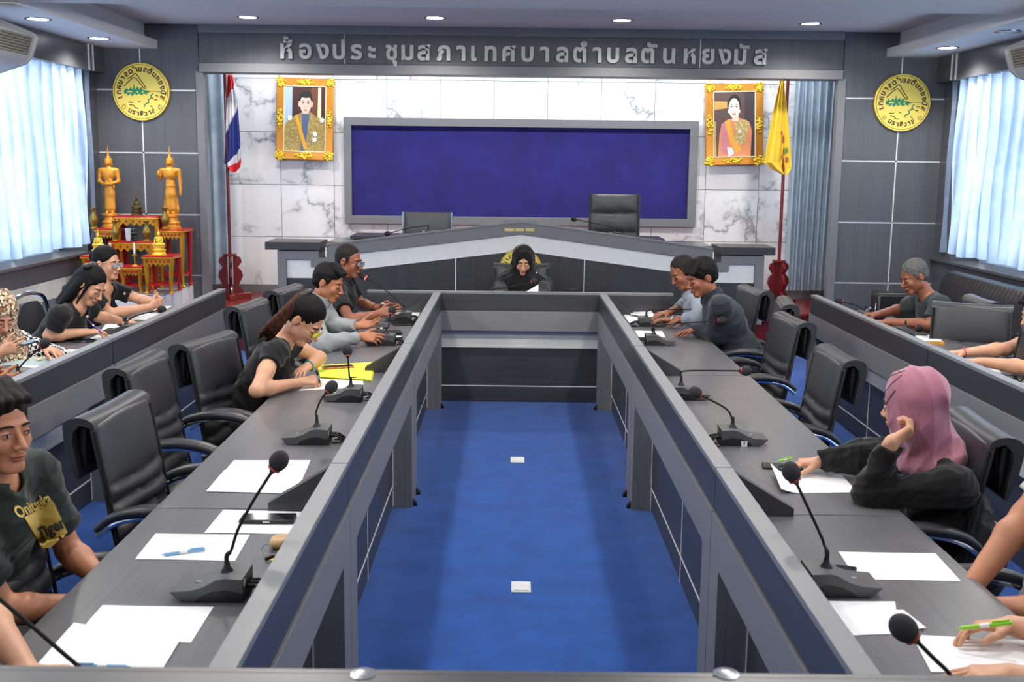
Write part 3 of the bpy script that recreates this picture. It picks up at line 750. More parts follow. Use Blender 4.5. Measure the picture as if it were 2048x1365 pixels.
# grey frame as a band between outline and inner outline
mb = MB(); n = len(outl)
for yy_ in (-.02, .05):
    for p, q in outl: mb.v.append((p, yy_, q))
    for p, q in inner: mb.v.append((p, yy_, q))
N = 2 * n
for i in range(1, n):
    j = (i + 1) % n
    mb.f.append((i, j, n + j, n + i)); mb.f.append((N + i, N + n + i, N + n + j, N + j))
    mb.f.append((i, N + i, N + j, j)); mb.f.append((n + i, n + j, N + n + j, N + n + i))
mb.f.append((0, N, N + n, n)); mb.f.append((1, n + 1, N + n + 1, N + 1))
mb.build('front_frame', M['grey'], t, smooth=0)
bh = .155                                      # white inlay following the frame, dark panels below
def band(y0, y1, offt, offb, nm, mat, cuts):
    # piecewise outline of the inner opening top edge
    topl = [(xl + bw, zpier - bw), (px0 - bw * .9, zpier - bw), (px0 - bw * .9 + .001, zsh - bw), (xe0 + bw, zsh - bw), (xe0 + bw + .001, ze - bw * 1.15), (xm, zp - bw * 1.25), (xe1 - bw - .001, ze - bw * 1.15), (xe1 - bw, zsh - bw), (px1 + bw * .9 - .001, zsh - bw), (px1 + bw * .9, zpier - bw), (xr - bw, zpier - bw)]
    return topl
def ztl(x):
    for (x0, z_0), (x1, z_1) in zip(TL, TL[1:]):
        if x0 <= x <= x1: return z_0 + (z_1 - z_0) * (x - x0) / max(1e-6, x1 - x0)
    return TL[-1][1]
TL = band(0, 0, 0, 0, '', None, None)
zlow = fz(640, 557); sl_e = fz(760, 515); 
def zwb(x):   # lower edge of the white inlay
    if x < xe0 + bw: return zlow
    if x > xe1 - bw: return zlow
    e = ze - bw * 1.15 - bh; m = zp - bw * 1.25 - bh * 1.02
    return e + (m - e) * (1 - abs(x - xm) / ((xe1 - xe0) / 2 - bw))
def strip(nm, mat, xa, xb2, top, bot, yd):
    ks = sorted(set([xa, xb2] + [p[0] for p in TL if xa < p[0] < xb2])); mb = MB()
    for a, b in zip(ks, ks[1:]):
        if b - a < .003: continue
        e = .0006; mb.prism([(a, bot(a + e)), (b, bot(b - e)), (b, top(b - e)), (a, top(a + e))], yd, yd + .02, 'y')
    return mb.build(nm, mat, t, smooth=0)
xj0, xj1 = fx(911.5), fx(1169)
segs = [xl + bw, xe0 + bw, xj0, xj1, xe1 - bw, xr - bw]
for a, b in zip(segs, segs[1:]):
    strip('white_inlay', M['whitelam'], a + .002, b - .002, ztl, zwb, .012)
    strip('panel', M['dark_z'], a + .004, b - .004, zwb, lambda x: z0, .016)
for q_ in (xj0, xj1): MB().box(q_ - .005, q_ + .005, .006, .02, z0, ztl(q_)).build('joint_strip', M['joint'], t)
for a, b in ((xe0 + bw, xm), (xm, xe1 - bw)): MB().prism([(a, zwb(a + .001) - .006), (b, zwb(b - .001 if b != xm else xm) - .006), (b, zwb(b - .001 if b != xm else xm)), (a, zwb(a + .001))], .008, .02, 'y').build('edge_strip', M['joint'], t, smooth=0)
MB().prism([(xe0, ze), (xm, zp), (xe1, ze), (xe1, ze + .016), (xm, zp + .016), (xe0, ze + .016)], -.03, .06, 'y').build('cap', M['cap'], t, smooth=0)
for a, b, s in ((fx(533), fx(642), 1), (fx(1436), fx(1547), 1)): MB().box(a, b, -.05, .42, ztop - .075, ztop).build('pier_top', M['dark_x'], t, .003)
for a, b in ((xl, px0), (px1, xr)): MB().box(a, b, .05, .38, z0, zpier).build('pier_body', M['grey'], t)
MB().box(xe0, xe1, .05, .75, z0 + .73, z0 + .755).build('table_top', M['top_x'], t)
MB().box(P(700, 470, y=YQ + .3).x, P(1330, 478, y=YQ + .3).x, .3, .8, z0 + .77, z0 + .80).build('raised_shelf', M['dark_x'], t, .003)
for s, a in ((1, xe0), (-1, xe1)): MB().box(min(a, a + s * .02), max(a, a + s * .02), .05, .7, z0, z0 + .73).build('end_panel', M['grey'], t)
for x0_, x1_ in ((1009, 1028.5), (1030.5, 1048), (1051, 1068.5)):
    a, b = P(x0_, 460, y=YQ - .03), P(x1_, 460, y=YQ - .03)
    o = MB().box(a.x, b.x, -.024, -.0195, a.z - .014, a.z + .014).build('yellow_tape', plain('yellow_tape', '#d9c77c', .5), t)
MB().box(P(1007, 444, y=YQ).x, P(1072, 444, y=YQ).x, .02, .03, zp - .01, zp + .022).build('name_plate', M['glass'], t)
# ================================================================== figures
class Vol:
    """signed distance field on a grid; smooth unions of tapered limbs and ellipsoids, meshed as one continuous surface"""
    def __init__(s, lo, hi, h):
        s.h = h; s.lo = np.array(lo, float); n = np.ceil((np.array(hi, float) - s.lo) / h).astype(int) + 1
        s.ax = [(s.lo[i] + h * np.arange(n[i])).astype(np.float32) for i in range(3)]; s.D = np.full(n, .08, np.float32)
    def sl(s, lo, hi):
        r = []
        for i in range(3):
            a = int(max(0, math.floor((lo[i] - s.lo[i]) / s.h))); b = int(min(s.D.shape[i], math.ceil((hi[i] - s.lo[i]) / s.h) + 1))
            if b <= a: return None
            r.append(slice(a, b))
        return tuple(r)
    def put(s, lo, hi, f, k, op):
        m = (k + 3 * s.h) if op == 'add' else 2 * s.h + k
        q = s.sl([lo[i] - m for i in range(3)], [hi[i] + m for i in range(3)])
        if q is None: return
        X = s.ax[0][q[0]][:, None, None]; Y = s.ax[1][q[1]][None, :, None]; Z = s.ax[2][q[2]][None, None, :]
        d = f(X, Y, Z).astype(np.float32); D = s.D[q]
        if op == 'sub': d = -d; D, d = -D, -d
        if op == 'max': D, d = -D, -d
        if k > 1e-6:
            h = np.clip(.5 + .5 * (D - d) / k, 0, 1); v = D * (1 - h) + d * h - k * h * (1 - h)
        else: v = np.minimum(D, d)
        s.D[q] = v if op == 'add' else -v
        return s
    def cone(s, a, b, ra, rb, k=.01, op='add', capb=False, capa=False, flat=None):
        a = np.array(a, float); b = np.array(b, float); ba = b - a; L2 = float(ba @ ba) + 1e-9; L = sqrt(L2)
        def f(X, Y, Z):
            px, py, pz = X - a[0], Y - a[1], Z - a[2]
            if flat is not None:      # squash across direction flat[0] by factor flat[1] (<1 makes it thin there)
                n, q = flat; n = np.array(n, float); t0 = px * n[0] + py * n[1] + pz * n[2]; t0 = t0 * (1 / q - 1); px, py, pz = px + t0 * n[0], py + t0 * n[1], pz + t0 * n[2]
            t = (px * ba[0] + py * ba[1] + pz * ba[2]) / L2; tc = np.clip(t, 0, 1)
            d = np.sqrt((px - tc * ba[0]) ** 2 + (py - tc * ba[1]) ** 2 + (pz - tc * ba[2]) ** 2) - (ra + (rb - ra) * tc)
            if flat is not None: d = d * (.5 + .5 * flat[1])
            if capb: d = np.maximum(d, (t - 1) * L)
            if capa: d = np.maximum(d, -t * L)
            return d
        r = max(ra, rb); return s.put(np.minimum(a, b) - r, np.maximum(a, b) + r, f, k, op)
    def ell(s, c, r, Rm=None, k=.01, op='add'):
        c = np.array(c, float); r = np.array(r, float); Q = np.array(Rm, float) if Rm is not None else np.eye(3)   # columns = axes
        def f(X, Y, Z):
            px, py, pz = X - c[0], Y - c[1], Z - c[2]
            u = [px * Q[0, i] + py * Q[1, i] + pz * Q[2, i] for i in range(3)]
            k0 = np.sqrt(sum((u[i] / r[i]) ** 2 for i in range(3))); k1 = np.sqrt(sum((u[i] / r[i] ** 2) ** 2 for i in range(3))) + 1e-6
            return k0 * (k0 - 1) / k1
        m = np.sqrt(((Q * r) ** 2).sum(1)); return s.put(c - m, c + m, f, k, op)
    def half(s, p, n, op='max', k=.004):
        """keep only the side of the plane towards -n"""
        p = np.array(p, float); n = np.array(n, float)
        lo = s.lo; hi = s.lo + s.h * (np.array(s.D.shape) - 1)
        return s.put(lo, hi, lambda X, Y, Z: (X - p[0]) * n[0] + (Y - p[1]) * n[1] + (Z - p[2]) * n[2], k, op)
    def wrinkle(s, amp, fr, seed=0, dirv=(.2, .3, 1)):
        g = np.random.RandomState(seed); m = np.abs(s.D) < .02; i, j, l = np.nonzero(m)
        p = np.stack([s.ax[0][i], s.ax[1][j], s.ax[2][l]], 1); w = np.zeros(len(p), np.float32)
        for q in range(5):
            v = g.randn(3) * .6 + np.array(dirv) * g.choice([-1, 1]); v = v / np.linalg.norm(v) * fr * g.uniform(.5, 1.5)
            warp = np.sin(p @ (g.randn(3) * fr * .35)) * 1.4
            w += np.sin(p @ v + warp + g.rand() * 6)
        s.D[i, j, l] += amp * w / 2.2; return s
    def folds(s, amp, fr, seed=0, dirv=(0, 0, 1)):
        """sharp creases: ridged waves across dirv, broken up by a slow mask"""
        g = np.random.RandomState(seed + 77); m = np.abs(s.D) < .025; i, j, l = np.nonzero(m)
        p = np.stack([s.ax[0][i], s.ax[1][j], s.ax[2][l]], 1); w = np.zeros(len(p), np.float32); dv = np.array(dirv, float)
        for q in range(4):
            v = dv + g.randn(3) * .35; v = v / np.linalg.norm(v) * fr * g.uniform(.6, 1.4)
            ph = np.sin(p @ (g.randn(3) * 9)) * 1.6 + np.sin(p @ (g.randn(3) * 21)) * .7
            mk_ = np.clip(.5 + .9 * np.sin(p @ (g.randn(3) * 11) + g.rand() * 6), 0, 1)
            w += mk_ * (1.25 - 1.6 * np.abs(np.sin((p @ v + ph) * .5)) ** .7)
        s.D[i, j, l] -= amp * w; return s
    def mesh(s, name):
        S = s.D < 0; sx, sy, sz = S.shape
        c = S[:-1, :-1, :-1].astype(np.int8)
        for a in (0, 1):
            for b in (0, 1):
                for d in (0, 1):
                    if a or b or d: c = c + S[a:sx - 1 + a, b:sy - 1 + b, d:sz - 1 + d]
        act = np.nonzero((c > 0) & (c < 8)); N = len(act[0])
        if N == 0: return None
        idx = -np.ones(c.shape, np.int32); idx[act] = np.arange(N)
        A = np.stack(act, 1); corners = [(a, b, d) for a in (0, 1) for b in (0, 1) for d in (0, 1)]
        val = {q: s.D[A[:, 0] + q[0], A[:, 1] + q[1], A[:, 2] + q[2]] for q in corners}
        acc = np.zeros((N, 3)); cnt = np.zeros(N)
        for q in corners:
            for ax in range(3):
                if q[ax]: continue
                q2 = tuple(1 if i == ax else q[i] for i in range(3)); v0, v1 = val[q], val[q2]; m = (v0 < 0) != (v1 < 0)
                t = np.where(m, v0 / np.where(m, v0 - v1, 1), 0)
                p = np.tile(np.array(q, float), (N, 1)); p[:, ax] = t; acc[m] += p[m]; cnt[m] += 1
        V = s.lo + s.h * (A + acc / cnt[:, None])
        F = []
        for ax in range(3):
            b_, c_ = [(1, 2), (2, 0), (0, 1)][ax]
            sl0 = [slice(None)] * 3; sl1 = [slice(None)] * 3; sl0[ax] = slice(0, -1); sl1[ax] = slice(1, None)
            a0, a1 = S[tuple(sl0)], S[tuple(sl1)]; e = np.nonzero(a0 != a1); E = np.stack(e, 1)
            ok = (E[:, b_] > 0) & (E[:, c_] > 0) & (E[:, b_] < S.shape[b_] - 1) & (E[:, c_] < S.shape[c_] - 1); E = E[ok]; up = a0[tuple(E.T)]
            def g(db, dc):
                Q = E.copy(); Q[:, b_] -= db; Q[:, c_] -= dc; return idx[tuple(Q.T)]
            q = np.stack([g(1, 1), g(0, 1), g(0, 0), g(1, 0)], 1); q[~up] = q[~up][:, ::-1]; F.append(q)
        F = np.concatenate(F); F = F[(F >= 0).all(1)]
        me = bpy.data.meshes.new(name)
        me.vertices.add(N); me.vertices.foreach_set('co', V.astype(np.float32).ravel())
        me.loops.add(4 * len(F)); me.polygons.add(len(F))
        me.loops.foreach_set('vertex_index', F.astype(np.int32).ravel()); me.polygons.foreach_set('loop_start', np.arange(0, 4 * len(F), 4, dtype=np.int32))
        me.polygons.foreach_set('use_smooth', np.ones(len(F), bool)); me.update(calc_edges=True); me.validate(); return me

def A3(v): return np.array([float(x) for x in v])
def nrm(v): v = A3(v); return v / (np.linalg.norm(v) + 1e-12)
def skin_mat(name, hx):
    t = NT(name); c = hexc(hx); b = t.b
    nz = t.n('TexNoise'); nz.inputs['Scale'].default_value = 11; nz.inputs['Detail'].default_value = 3; t.l(t.coords(), nz.inputs['Vector'])
    t.l(t.ramp(nz.outputs['Fac'], [(.3, (c[0] * .9, c[1] * .84, c[2] * .82, 1)), (.7, (min(1, c[0] * 1.06), c[1] * 1.04, c[2] * 1.02, 1))]), b.inputs['Base Color'])
    b.inputs['Roughness'].default_value = .48; b.inputs['Subsurface Weight'].default_value = .12; b.inputs['Subsurface Radius'].default_value = (.02, .008, .004); b.inputs['Subsurface Scale'].default_value = .5
    n2 = t.n('TexNoise'); n2.inputs['Scale'].default_value = 300; t.l(t.coords(), n2.inputs['Vector']); t.bump(n2.outputs['Fac'], .08, .0006); return t.m
def hair_mat(name, hx, streak=None):
    t = NT(name); c = hexc(hx); nz = t.n('TexNoise'); nz.inputs['Scale'].default_value = 1; nz.inputs['Detail'].default_value = 4
    t.l(t.coords((420, 420, 60)), nz.inputs['Vector']); s2 = hexc(streak) if streak else mul(c, 1.9)
    t.l(t.ramp(nz.outputs['Fac'], [(.42, c), (.75, s2)]), t.b.inputs['Base Color']); t.b.inputs['Roughness'].default_value = .55; t.b.inputs['Specular IOR Level'].default_value = .16; t.bump(nz.outputs['Fac'], .8, .003); return t.m
def cloth_mat(name, hx, rough=.85, fine=500, sheen=.15, check=None, var=.12):
    t = NT(name); c = hexc(hx); co = t.coords(); b = t.b; b.inputs['Roughness'].default_value = rough; b.inputs['Sheen Weight'].default_value = sheen; b.inputs['Specular IOR Level'].default_value = .25
    nz = t.n('TexNoise'); nz.inputs['Scale'].default_value = 14; nz.inputs['Detail'].default_value = 3; t.l(co, nz.inputs['Vector'])
    col = t.ramp(nz.outputs['Fac'], [(.3, mul(c, 1 - var)), (.7, mul(c, 1 + var))])
    if check == 'gingham':
        ck = t.n('TexChecker'); ck.inputs['Scale'].default_value = 46; ck.inputs[1].default_value = (.85, .85, .84, 1); ck.inputs[2].default_value = (.015, .015, .017, 1); t.l(t.coords(rot=(.5, .4, .7)), ck.inputs[0]); col = ck.outputs[0]
    if check == 'floral':
        vo = t.n('TexVoronoi'); vo.inputs['Scale'].default_value = 85; t.l(co, vo.inputs['Vector'])
        col = t.ramp(vo.outputs['Color'], [(.2, (.03, .02, .02, 1)), (.4, (.35, .16, .07, 1)), (.6, (.8, .72, .5, 1)), (.8, (.08, .05, .05, 1)), (1, (.5, .35, .12, 1))])
    t.l(col, b.inputs['Base Color'])
    wv = t.n('TexNoise'); wv.inputs['Scale'].default_value = fine; t.l(co, wv.inputs['Vector']); t.bump(wv.outputs['Fac'], .25, .001); return t.m
SK = {'tan': skin_mat('tan_skin', '#b98062'), 'brown': skin_mat('brown_skin', '#935c44'), 'light': skin_mat('light_skin', '#cf9d7f'), 'mid': skin_mat('warm_skin', '#ab7050')}
HAIR = hair_mat('black_hair', '#090808', '#1d1817'); HAIRB = hair_mat('dark_brown_hair', '#1c110d', '#5a3a2a'); HAIRG = hair_mat('grey_hair', '#3c3b3a', '#8f8e8c'); STUB = hair_mat('cropped_hair', '#171413', '#3a302a')
LIPM = plain('lips', '#96524a', .45); LIPD = plain('brown_lips', '#7c4036', .5); EYEW = plain('eye_white', '#d8d2cc', .3); EYED = plain('dark_iris', '#140c08', .2); BROW = plain('eyebrow_hair', '#15100e', .8)
CL = {'black': cloth_mat('black_cloth', '#141416'), 'jet': cloth_mat('black_knit', '#0e0e10'), 'grey': cloth_mat('grey_shirt_cloth', '#8d9092', .7), 'lgrey': cloth_mat('pale_grey_shirt_cloth', '#8e96a3', .7),
      'navy': cloth_mat('navy_blazer_cloth', '#20252f', .8), 'tee': cloth_mat('dark_green_black_jersey', '#16211f'), 'tee2': cloth_mat('grey_green_jersey', '#2c3438'), 'mauve': cloth_mat('mauve_jersey', '#a2687a', .8, sheen=.3),
      'trouser': cloth_mat('black_trouser_cloth', '#121215'), 'ging': cloth_mat('checked_cloth', '#888888', check='gingham'), 'flor': cloth_mat('patterned_headscarf', '#6b4a2a', check='floral'), 'white': cloth_mat('light_grey_jersey', '#a9abad')}

def head_frame(fwd, up):
    f = nrm(fwd); u = nrm(A3(up) - f * float(A3(up) @ f)); s_ = np.cross(u, f)       # s_ = the figure's left
    return s_, f, u
def hand(v, w, d, n, sd, sz=1.0, curl=(.25, .35, .25), thumb=.5, spread=.10, k=.003, curls=None):
    """w wrist, d fingers direction, n direction the palm faces, sd=+1 thumb lies towards cross(d,n)"""
    d = nrm(d); n = nrm(A3(n) - d * float(A3(n) @ d)); t = np.cross(d, n) * sd; w = A3(w)
    kn = w + d * .088 * sz
    for off in (-.028, -.01, .009, .027):
        v.cone(w + t * off * .55 * sz, kn + t * off * sz - d * .008 * abs(off) / .02 * sz, .0165 * sz, .0125 * sz, .009)
    v.cone(w - d * .02 * sz, w + d * .03 * sz, .024 * sz, .022 * sz, .012, flat=(n, .72))
    L = ((.027, .043, .026, .02), (.009, .047, .030, .022), (-.0095, .043, .028, .021), (-.0275, .033, .021, .018))
    for i, (off, a, b, c) in enumerate(L):
        p = kn + t * off * sz - d * .008 * abs(off - .009) / .02 * sz; ang = 0
        cc = curls[i] if curls else curl; dd = nrm(d + t * spread * (off / .028)); r = .0088 * sz
        for q, ln in enumerate((a, b, c)):
            ang += cc[q]; dv = dd * cos(ang) + n * sin(ang); p2 = p + dv * ln * sz
            v.cone(p, p2, r, r * .92, k); p = p2; r *= .92
    tb = w + t * .022 * sz + d * .022 * sz + n * .006 * sz; td = nrm(d * (1 - .25 * thumb) + t * (.5 + .4 * thumb) + n * .35)
    t1 = tb + td * .042 * sz; t2 = t1 + nrm(td + d * .35) * .031 * sz; t3 = t2 + nrm(td * .6 + d * .6 + n * .15) * .026 * sz
    v.cone(w + t * .008 * sz + d * .01 * sz, t1, .0175 * sz, .0125 * sz, .009); v.cone(t1, t2, .0115 * sz, .0105 * sz, k); v.cone(t2, t3, .0105 * sz, .009 * sz, k)
def ik(a, c, l1, l2, pole):
    a, c = A3(a), A3(c); d = c - a; L = np.linalg.norm(d); L2 = min(L, (l1 + l2) * .995); u = d / L
    p = A3(pole); p = nrm(p - u * float(p @ u)); x = (l1 * l1 - l2 * l2 + L2 * L2) / (2 * L2); h = sqrt(max(0, l1 * l1 - x * x))
    return a + u * x * (L / L2) + p * h
def person(label, head, fwd, up, nb, pel, bodyf, skin, shirt, sleeve=.55, armsL=None, armsR=None, hair='short', hairm=None, sex='m', vox=.0045, cvox=.007, trousers='trouser', fat=1.0, scarf=None, scarfm=None,
           shoulder=.185, neckline=.067, collar=False, blazer=False, eyes='down', legs=True, hs=1.0, cut=None, wr=.0035, seed=1, glasses=None, mouth=None, feet=None, cloth_name='shirt', headless=False, low=None):
    """head = centre between the ears, nb = base of the neck, pel = pelvis on the seat; arms: dict(w wrist, e elbow or pole, d, n, sd, curl...)"""
    head, nb, pel = A3(head), A3(nb), A3(pel); S_, F_, U_ = head_frame(fwd, up); bf = nrm((bodyf[0], bodyf[1], 0)); bs = np.array([-bf[1], bf[0], 0.0])   # figure's left
    t = thing('person', label, 'person', (pel[0], pel[1], 0)); sp = nrm(nb - pel); fz_ = nrm(bf - sp * float(bf @ sp)); fm = .92 if sex == 'f' else 1.0
    O = Vector((pel[0], pel[1], 0))
    def put(me, name, mat, lab=None):
        if me is None: return None
        me.transform(Matrix.Translation(-O)); o = link(name, me, mat, t)
        if lab: o['label'] = lab
        return o
    def hp(a, b, c): return head + (S_ * a + F_ * b + U_ * c) * hs
    Q = np.stack([S_, F_, U_], 1); QB = np.stack([bs, fz_, sp], 1)
    sh = {1: nb + bs * shoulder - sp * .045, -1: nb - bs * shoulder - sp * .045}
    arms = {}
    for sgn, ar in ((1, armsL), (-1, armsR)):
        if ar is None: continue
        w = A3(ar['w']); a = sh[sgn] + (A3(ar['so']) if 'so' in ar else 0)
        e = A3(ar['e']) if 'e' in ar else ik(a, w, .275 * fm, .25 * fm, ar.get('pole', (0, 0, -1)))
        arms[sgn] = (a, e, w, ar)
    pts = [nb, pel] + ([] if headless else [head + U_ * .15, head + F_ * .16, head - F_ * .14, head - U_ * .12, head + S_ * .12, head - S_ * .12]) + [sh[1], sh[-1]]
    for a, e, w, ar in arms.values(): pts += [a, e, w, w + nrm(ar['d']) * .2, w + .06, w - .06]
    pts = np.array(pts); lo = pts.min(0) - .075; hi = pts.max(0) + .075
    v = Vol(lo, hi, vox)
    # trunk
    v.ell(nb - sp * .17, (.145 * fm, .095 * fm, .17), QB, .03); v.ell(pel + sp * .12, (.14 * fm, .1 * fm, .16), QB, .04)
    for g in (1, -1):
        v.cone(nb - sp * .01, sh[g], .048 * fm, .043 * fm, .03)
    if not headless:
        v.cone(nb - sp * .02, head - U_ * .05 * hs - F_ * .02 * hs, .060 * fm, .052 * fm, .02)
        v.ell(hp(0, -.012, .035), np.array((.076, .094, .086)) * hs, Q, .02); v.ell(hp(0, .022, -.035), np.array((.060, .066, .080)) * hs, Q, .025)
        v.cone(hp(-.012, .066, -.098), hp(.012, .066, -.098), .019 * hs, .019 * hs, .022)
        for g in (1, -1):
            v.ell(hp(.047 * g, .0, -.06), np.array((.018, .025, .025)) * hs, Q, .02); v.ell(hp(.036 * g, .066, -.028), np.array((.02, .017, .022)) * hs, Q, .018)
        v.cone(hp(-.034, .078, .02), hp(.034, .078, .02), .009 * hs, .009 * hs, .014)
        for g in (1, -1):
            v.ell(hp(.031 * g, .102, -.001), np.array((.015, .011, .010)) * hs, Q, .010, 'sub'); v.ell(hp(.031 * g, .079, -.002), np.array((.0135, .0118, .0115)) * hs, Q, .003)
        v.cone(hp(0, .087, .006), hp(0, .113, -.034), .0065 * hs, .0105 * hs, .009)
        for g in (1, -1): v.ell(hp(.0125 * g, .100, -.037), np.array((.008, .010, .0075)) * hs, Q, .006)
        v.ell(hp(0, .090, -.0605), np.array((.024, .0105, .0055)) * hs, Q, .005); v.ell(hp(0, .088, -.0705), np.array((.020, .0105, .0065)) * hs, Q, .005)
        for g in (1, -1):
            Qe = np.stack([nrm(S_ * g * .9 + F_ * .25), nrm(F_ * .9 - S_ * g * .25 - U_ * .15), nrm(U_ + F_ * .1)], 1)
            v.ell(hp(.078 * g, -.010, -.004), np.array((.0085, .0185, .031)) * hs, Qe, .004); v.ell(hp(.089 * g, -.004, -.002), np.array((.007, .009, .018)) * hs, Qe, .004, 'sub')
    am = ar_ = .93 if sex == 'f' else 1.0; am *= fat ** .5
    for g, (a, e, w, ar) in arms.items():
        ks = .84 if sleeve > 1.2 else 1.0
        v.cone(a, a + (e - a) * .5, .044 * am * ks, .044 * am * ks, .03); v.cone(a + (e - a) * .45, e, .044 * am * ks, .037 * am * ks, .02)
        m = e + (w - e) * .25; v.cone(e, m, .036 * am * ks, .041 * am * ks, .02); v.cone(m, w, .041 * am * ks, .0255 * am, .02)
        hand(v, w, ar['d'], ar['n'], ar.get('sd', 1), ar.get('sz', .95 if sex == 'm' else .88), ar.get('curl', (.25, .35, .25)), ar.get('thumb', .5), ar.get('spread', .1), curls=ar.get('curls'))
    if cut is not None: v.half(*cut)
    put(v.mesh('body'), 'body', SK[skin])
    # face details
    if not headless:
        eb = MB(); 
        for g in (1, -1):
            pts_ = [hp(g * x, y, z) for x, y, z in ((.012, .0925, .020), (.026, .0935, .0245), (.040, .085, .0225), (.050, .071, .016))]
            o = MB().tube([Vector(p) - O for p in smoothpath(pts_, 3)], [.0022 * hs, .0036 * hs, .004 * hs, .004 * hs, .0038 * hs, .0036 * hs, .003 * hs, .0025 * hs, .002 * hs, .001 * hs], 6, flat=.7).build('eyebrow', BROW, t, smooth=80)
            if eyes == 'down':
                pts_ = [hp(g * x, y, z) for x, y, z in ((.018, .0865, -.0075), (.026, .0905, -.0105), (.034, .0895, -.0105), (.044, .080, -.0065))]
                MB().tube([Vector(p) - O for p in smoothpath(pts_, 3)], .0016 * hs, 6).build('eyelashes', BROW, t)
            else:
                o = MB().ball(Vector(hp(g * .031, .0815, -.0025)) - O, (.0095 * hs, .0105 * hs, .0052 * hs), 12, 8, Matrix([list(r) for r in Q])).build('eyeball', EYEW, t, smooth=90)
                MB().ball(Vector(hp(g * .0325, .0895, -.0025)) - O, (.0042 * hs, .0032 * hs, .0045 * hs), 10, 8, Matrix([list(r) for r in Q])).build('iris', EYED, t, smooth=90)
                pts_ = [hp(g * x, y, z) for x, y, z in ((.019, .0875, .001), (.026, .0925, .0035), (.034, .0915, .0035), (.043, .082, .000))]
                MB().tube([Vector(p) - O for p in smoothpath(pts_, 3)], .0015 * hs, 6).build('eyelashes', BROW, t)
        lm = LIPD if skin == 'brown' else LIPM
        up_ = MB().tube([Vector(hp(x, y, z)) - O for x, y, z in ((-.023, .087, -.065), (-.012, .0985, -.0605), (0, .1005, -.0615), (.012, .0985, -.0605), (.023, .087, -.065))], [.001, .0035 * hs, .004 * hs, .0035 * hs, .001], 8)
        up_.build('upper_lip', lm, t, smooth=80)
        MB().tube([Vector(hp(x, y, z)) - O for x, y, z in ((-.021, .087, -.0665), (-.011, .0965, -.0705), (0, .0985, -.0715), (.011, .0965, -.0705), (.021, .087, -.0665))], [.001, .004 * hs, .0048 * hs, .004 * hs, .001], 8).build('lower_lip', lm, t, smooth=80)
    # hair
    if not headless and hair:
        hv = Vol(head - .24, head + .24, .0045 if vox < .005 else .0055); hm = hairm or HAIR
        g0 = (0, -.020, .046)
        def base(rx=.085, ry=.101, rz=.092, c=g0): hv.ell(hp(*c), np.array((rx, ry, rz)) * hs, Q, .01)
        def face(c=(0, .098, -.035), r=(.076, .066, .088), k=.01): hv.ell(hp(*c), np.array(r) * hs, Q, k, 'sub')
        if hair in ('short', 'crop', 'fringe', 'grey'):
            th = {'short': .0, 'crop': -.004, 'fringe': .004, 'grey': -.002}[hair]
            base(.084 + th, .100 + th, .091 + th * 1.5); hv.ell(hp(0, -.05, -.0), np.array((.072 + th, .062 + th, .075)) * hs, Q, .02)
            if hair == 'fringe':
                for g in (-.05, -.032, -.014, .004, .022, .04, .054): hv.cone(hp(g, .02, .118 - abs(g) * .3), hp(g * 1.15 + .006, .093 - abs(g) * .25, .062 - abs(g) * .25), .020 * hs, .010 * hs, .02)
                face((0, .108, -.034), (.078, .066, .092))
            elif hair == 'short':
                for g in (-.04, -.015, .012, .036): hv.cone(hp(g, .0, .125), hp(g * 1.1, .078, .088), .02 * hs, .014 * hs, .014)
                face((0, .108, -.028), (.078, .068, .096))
            else: face((0, .108, -.022), (.08, .07, .098))
            hv.half(hp(0, -.05, -.055), nrm(-U_ - F_ * .35), k=.01)
            for g in (1, -1): hv.ell(hp(.085 * g, .004, -.03), np.array((.03, .034, .045)) * hs, Q, .008, 'sub')
            for g in (1, -1): hv.cone(hp(.071 * g, .022, .03), hp(.072 * g, .02, -.008), .010 * hs, .005 * hs, .006)
            hv.wrinkle(.0008 if hair == 'crop' else .0014, 170, seed, tuple(S_))
        if hair in ('pony', 'bun', 'long'):
            base(.083, .100, .090); hv.ell(hp(0, -.05, -.0), np.array((.072, .06, .07)) * hs, Q, .02); face((0, .105, -.025), (.077, .070, .102))
            for g in (1, -1): hv.ell(hp(.085 * g, .004, -.032), np.array((.026, .026, .036)) * hs, Q, .008, 'sub')
            if hair == 'bun': hv.ell(hp(0, -.115, .04), np.array((.045, .035, .045)) * hs, Q, .012); hv.half(hp(0, -.05, -.06), nrm(-U_ - F_ * .3), k=.01)
            if hair == 'pony':
                hv.half(hp(0, -.04, -.045), nrm(-U_ - F_ * .4), k=.01)
            if hair == 'long':
                for g in (1, -1): hv.cone(hp(.06 * g, -.03, .0), hp(.075 * g, -.055, -.19), .035 * hs, .035 * hs, .02)
                hv.cone(hp(0, -.08, 0), hp(0, -.10, -.2), .06 * hs, .055 * hs, .03)
                hv.cone(hp(.072, .03, .03), hp(.078, .028, -.13), .012 * hs, .007 * hs, .01); hv.cone(hp(-.072, .03, .03), hp(-.078, .028, -.13), .012 * hs, .007 * hs, .01)
            hv.wrinkle(.0012, 260, seed, tuple(S_))
        put(hv.mesh('hair'), 'hair', hm)
    # clothes
    f = fat; cm = CL[shirt]
    cl0 = np.array([nb, pel + (0, 0, -.06), sh[1], sh[-1], nb + sp * .09] + [x for a, e, w, ar in arms.values() for x in (a, a + (e - a) * min(1, sleeve), (w if sleeve > 1.2 else a))])
    c = Vol(cl0.min(0) - .16, cl0.max(0) + .16, cvox); ex = .012 + (.012 if blazer else 0)
    c.ell(nb - sp * .17, ((.150 * fm + ex) * f, (.105 * fm + ex) * f, .19), QB, .04); c.ell(pel + sp * .13, ((.150 * fm + ex) * f, (.115 * fm + ex) * f, .19), QB, .06)
    c.cone(pel + bs * .06, pel - bs * .06, .125 * f, .125 * f, .05)
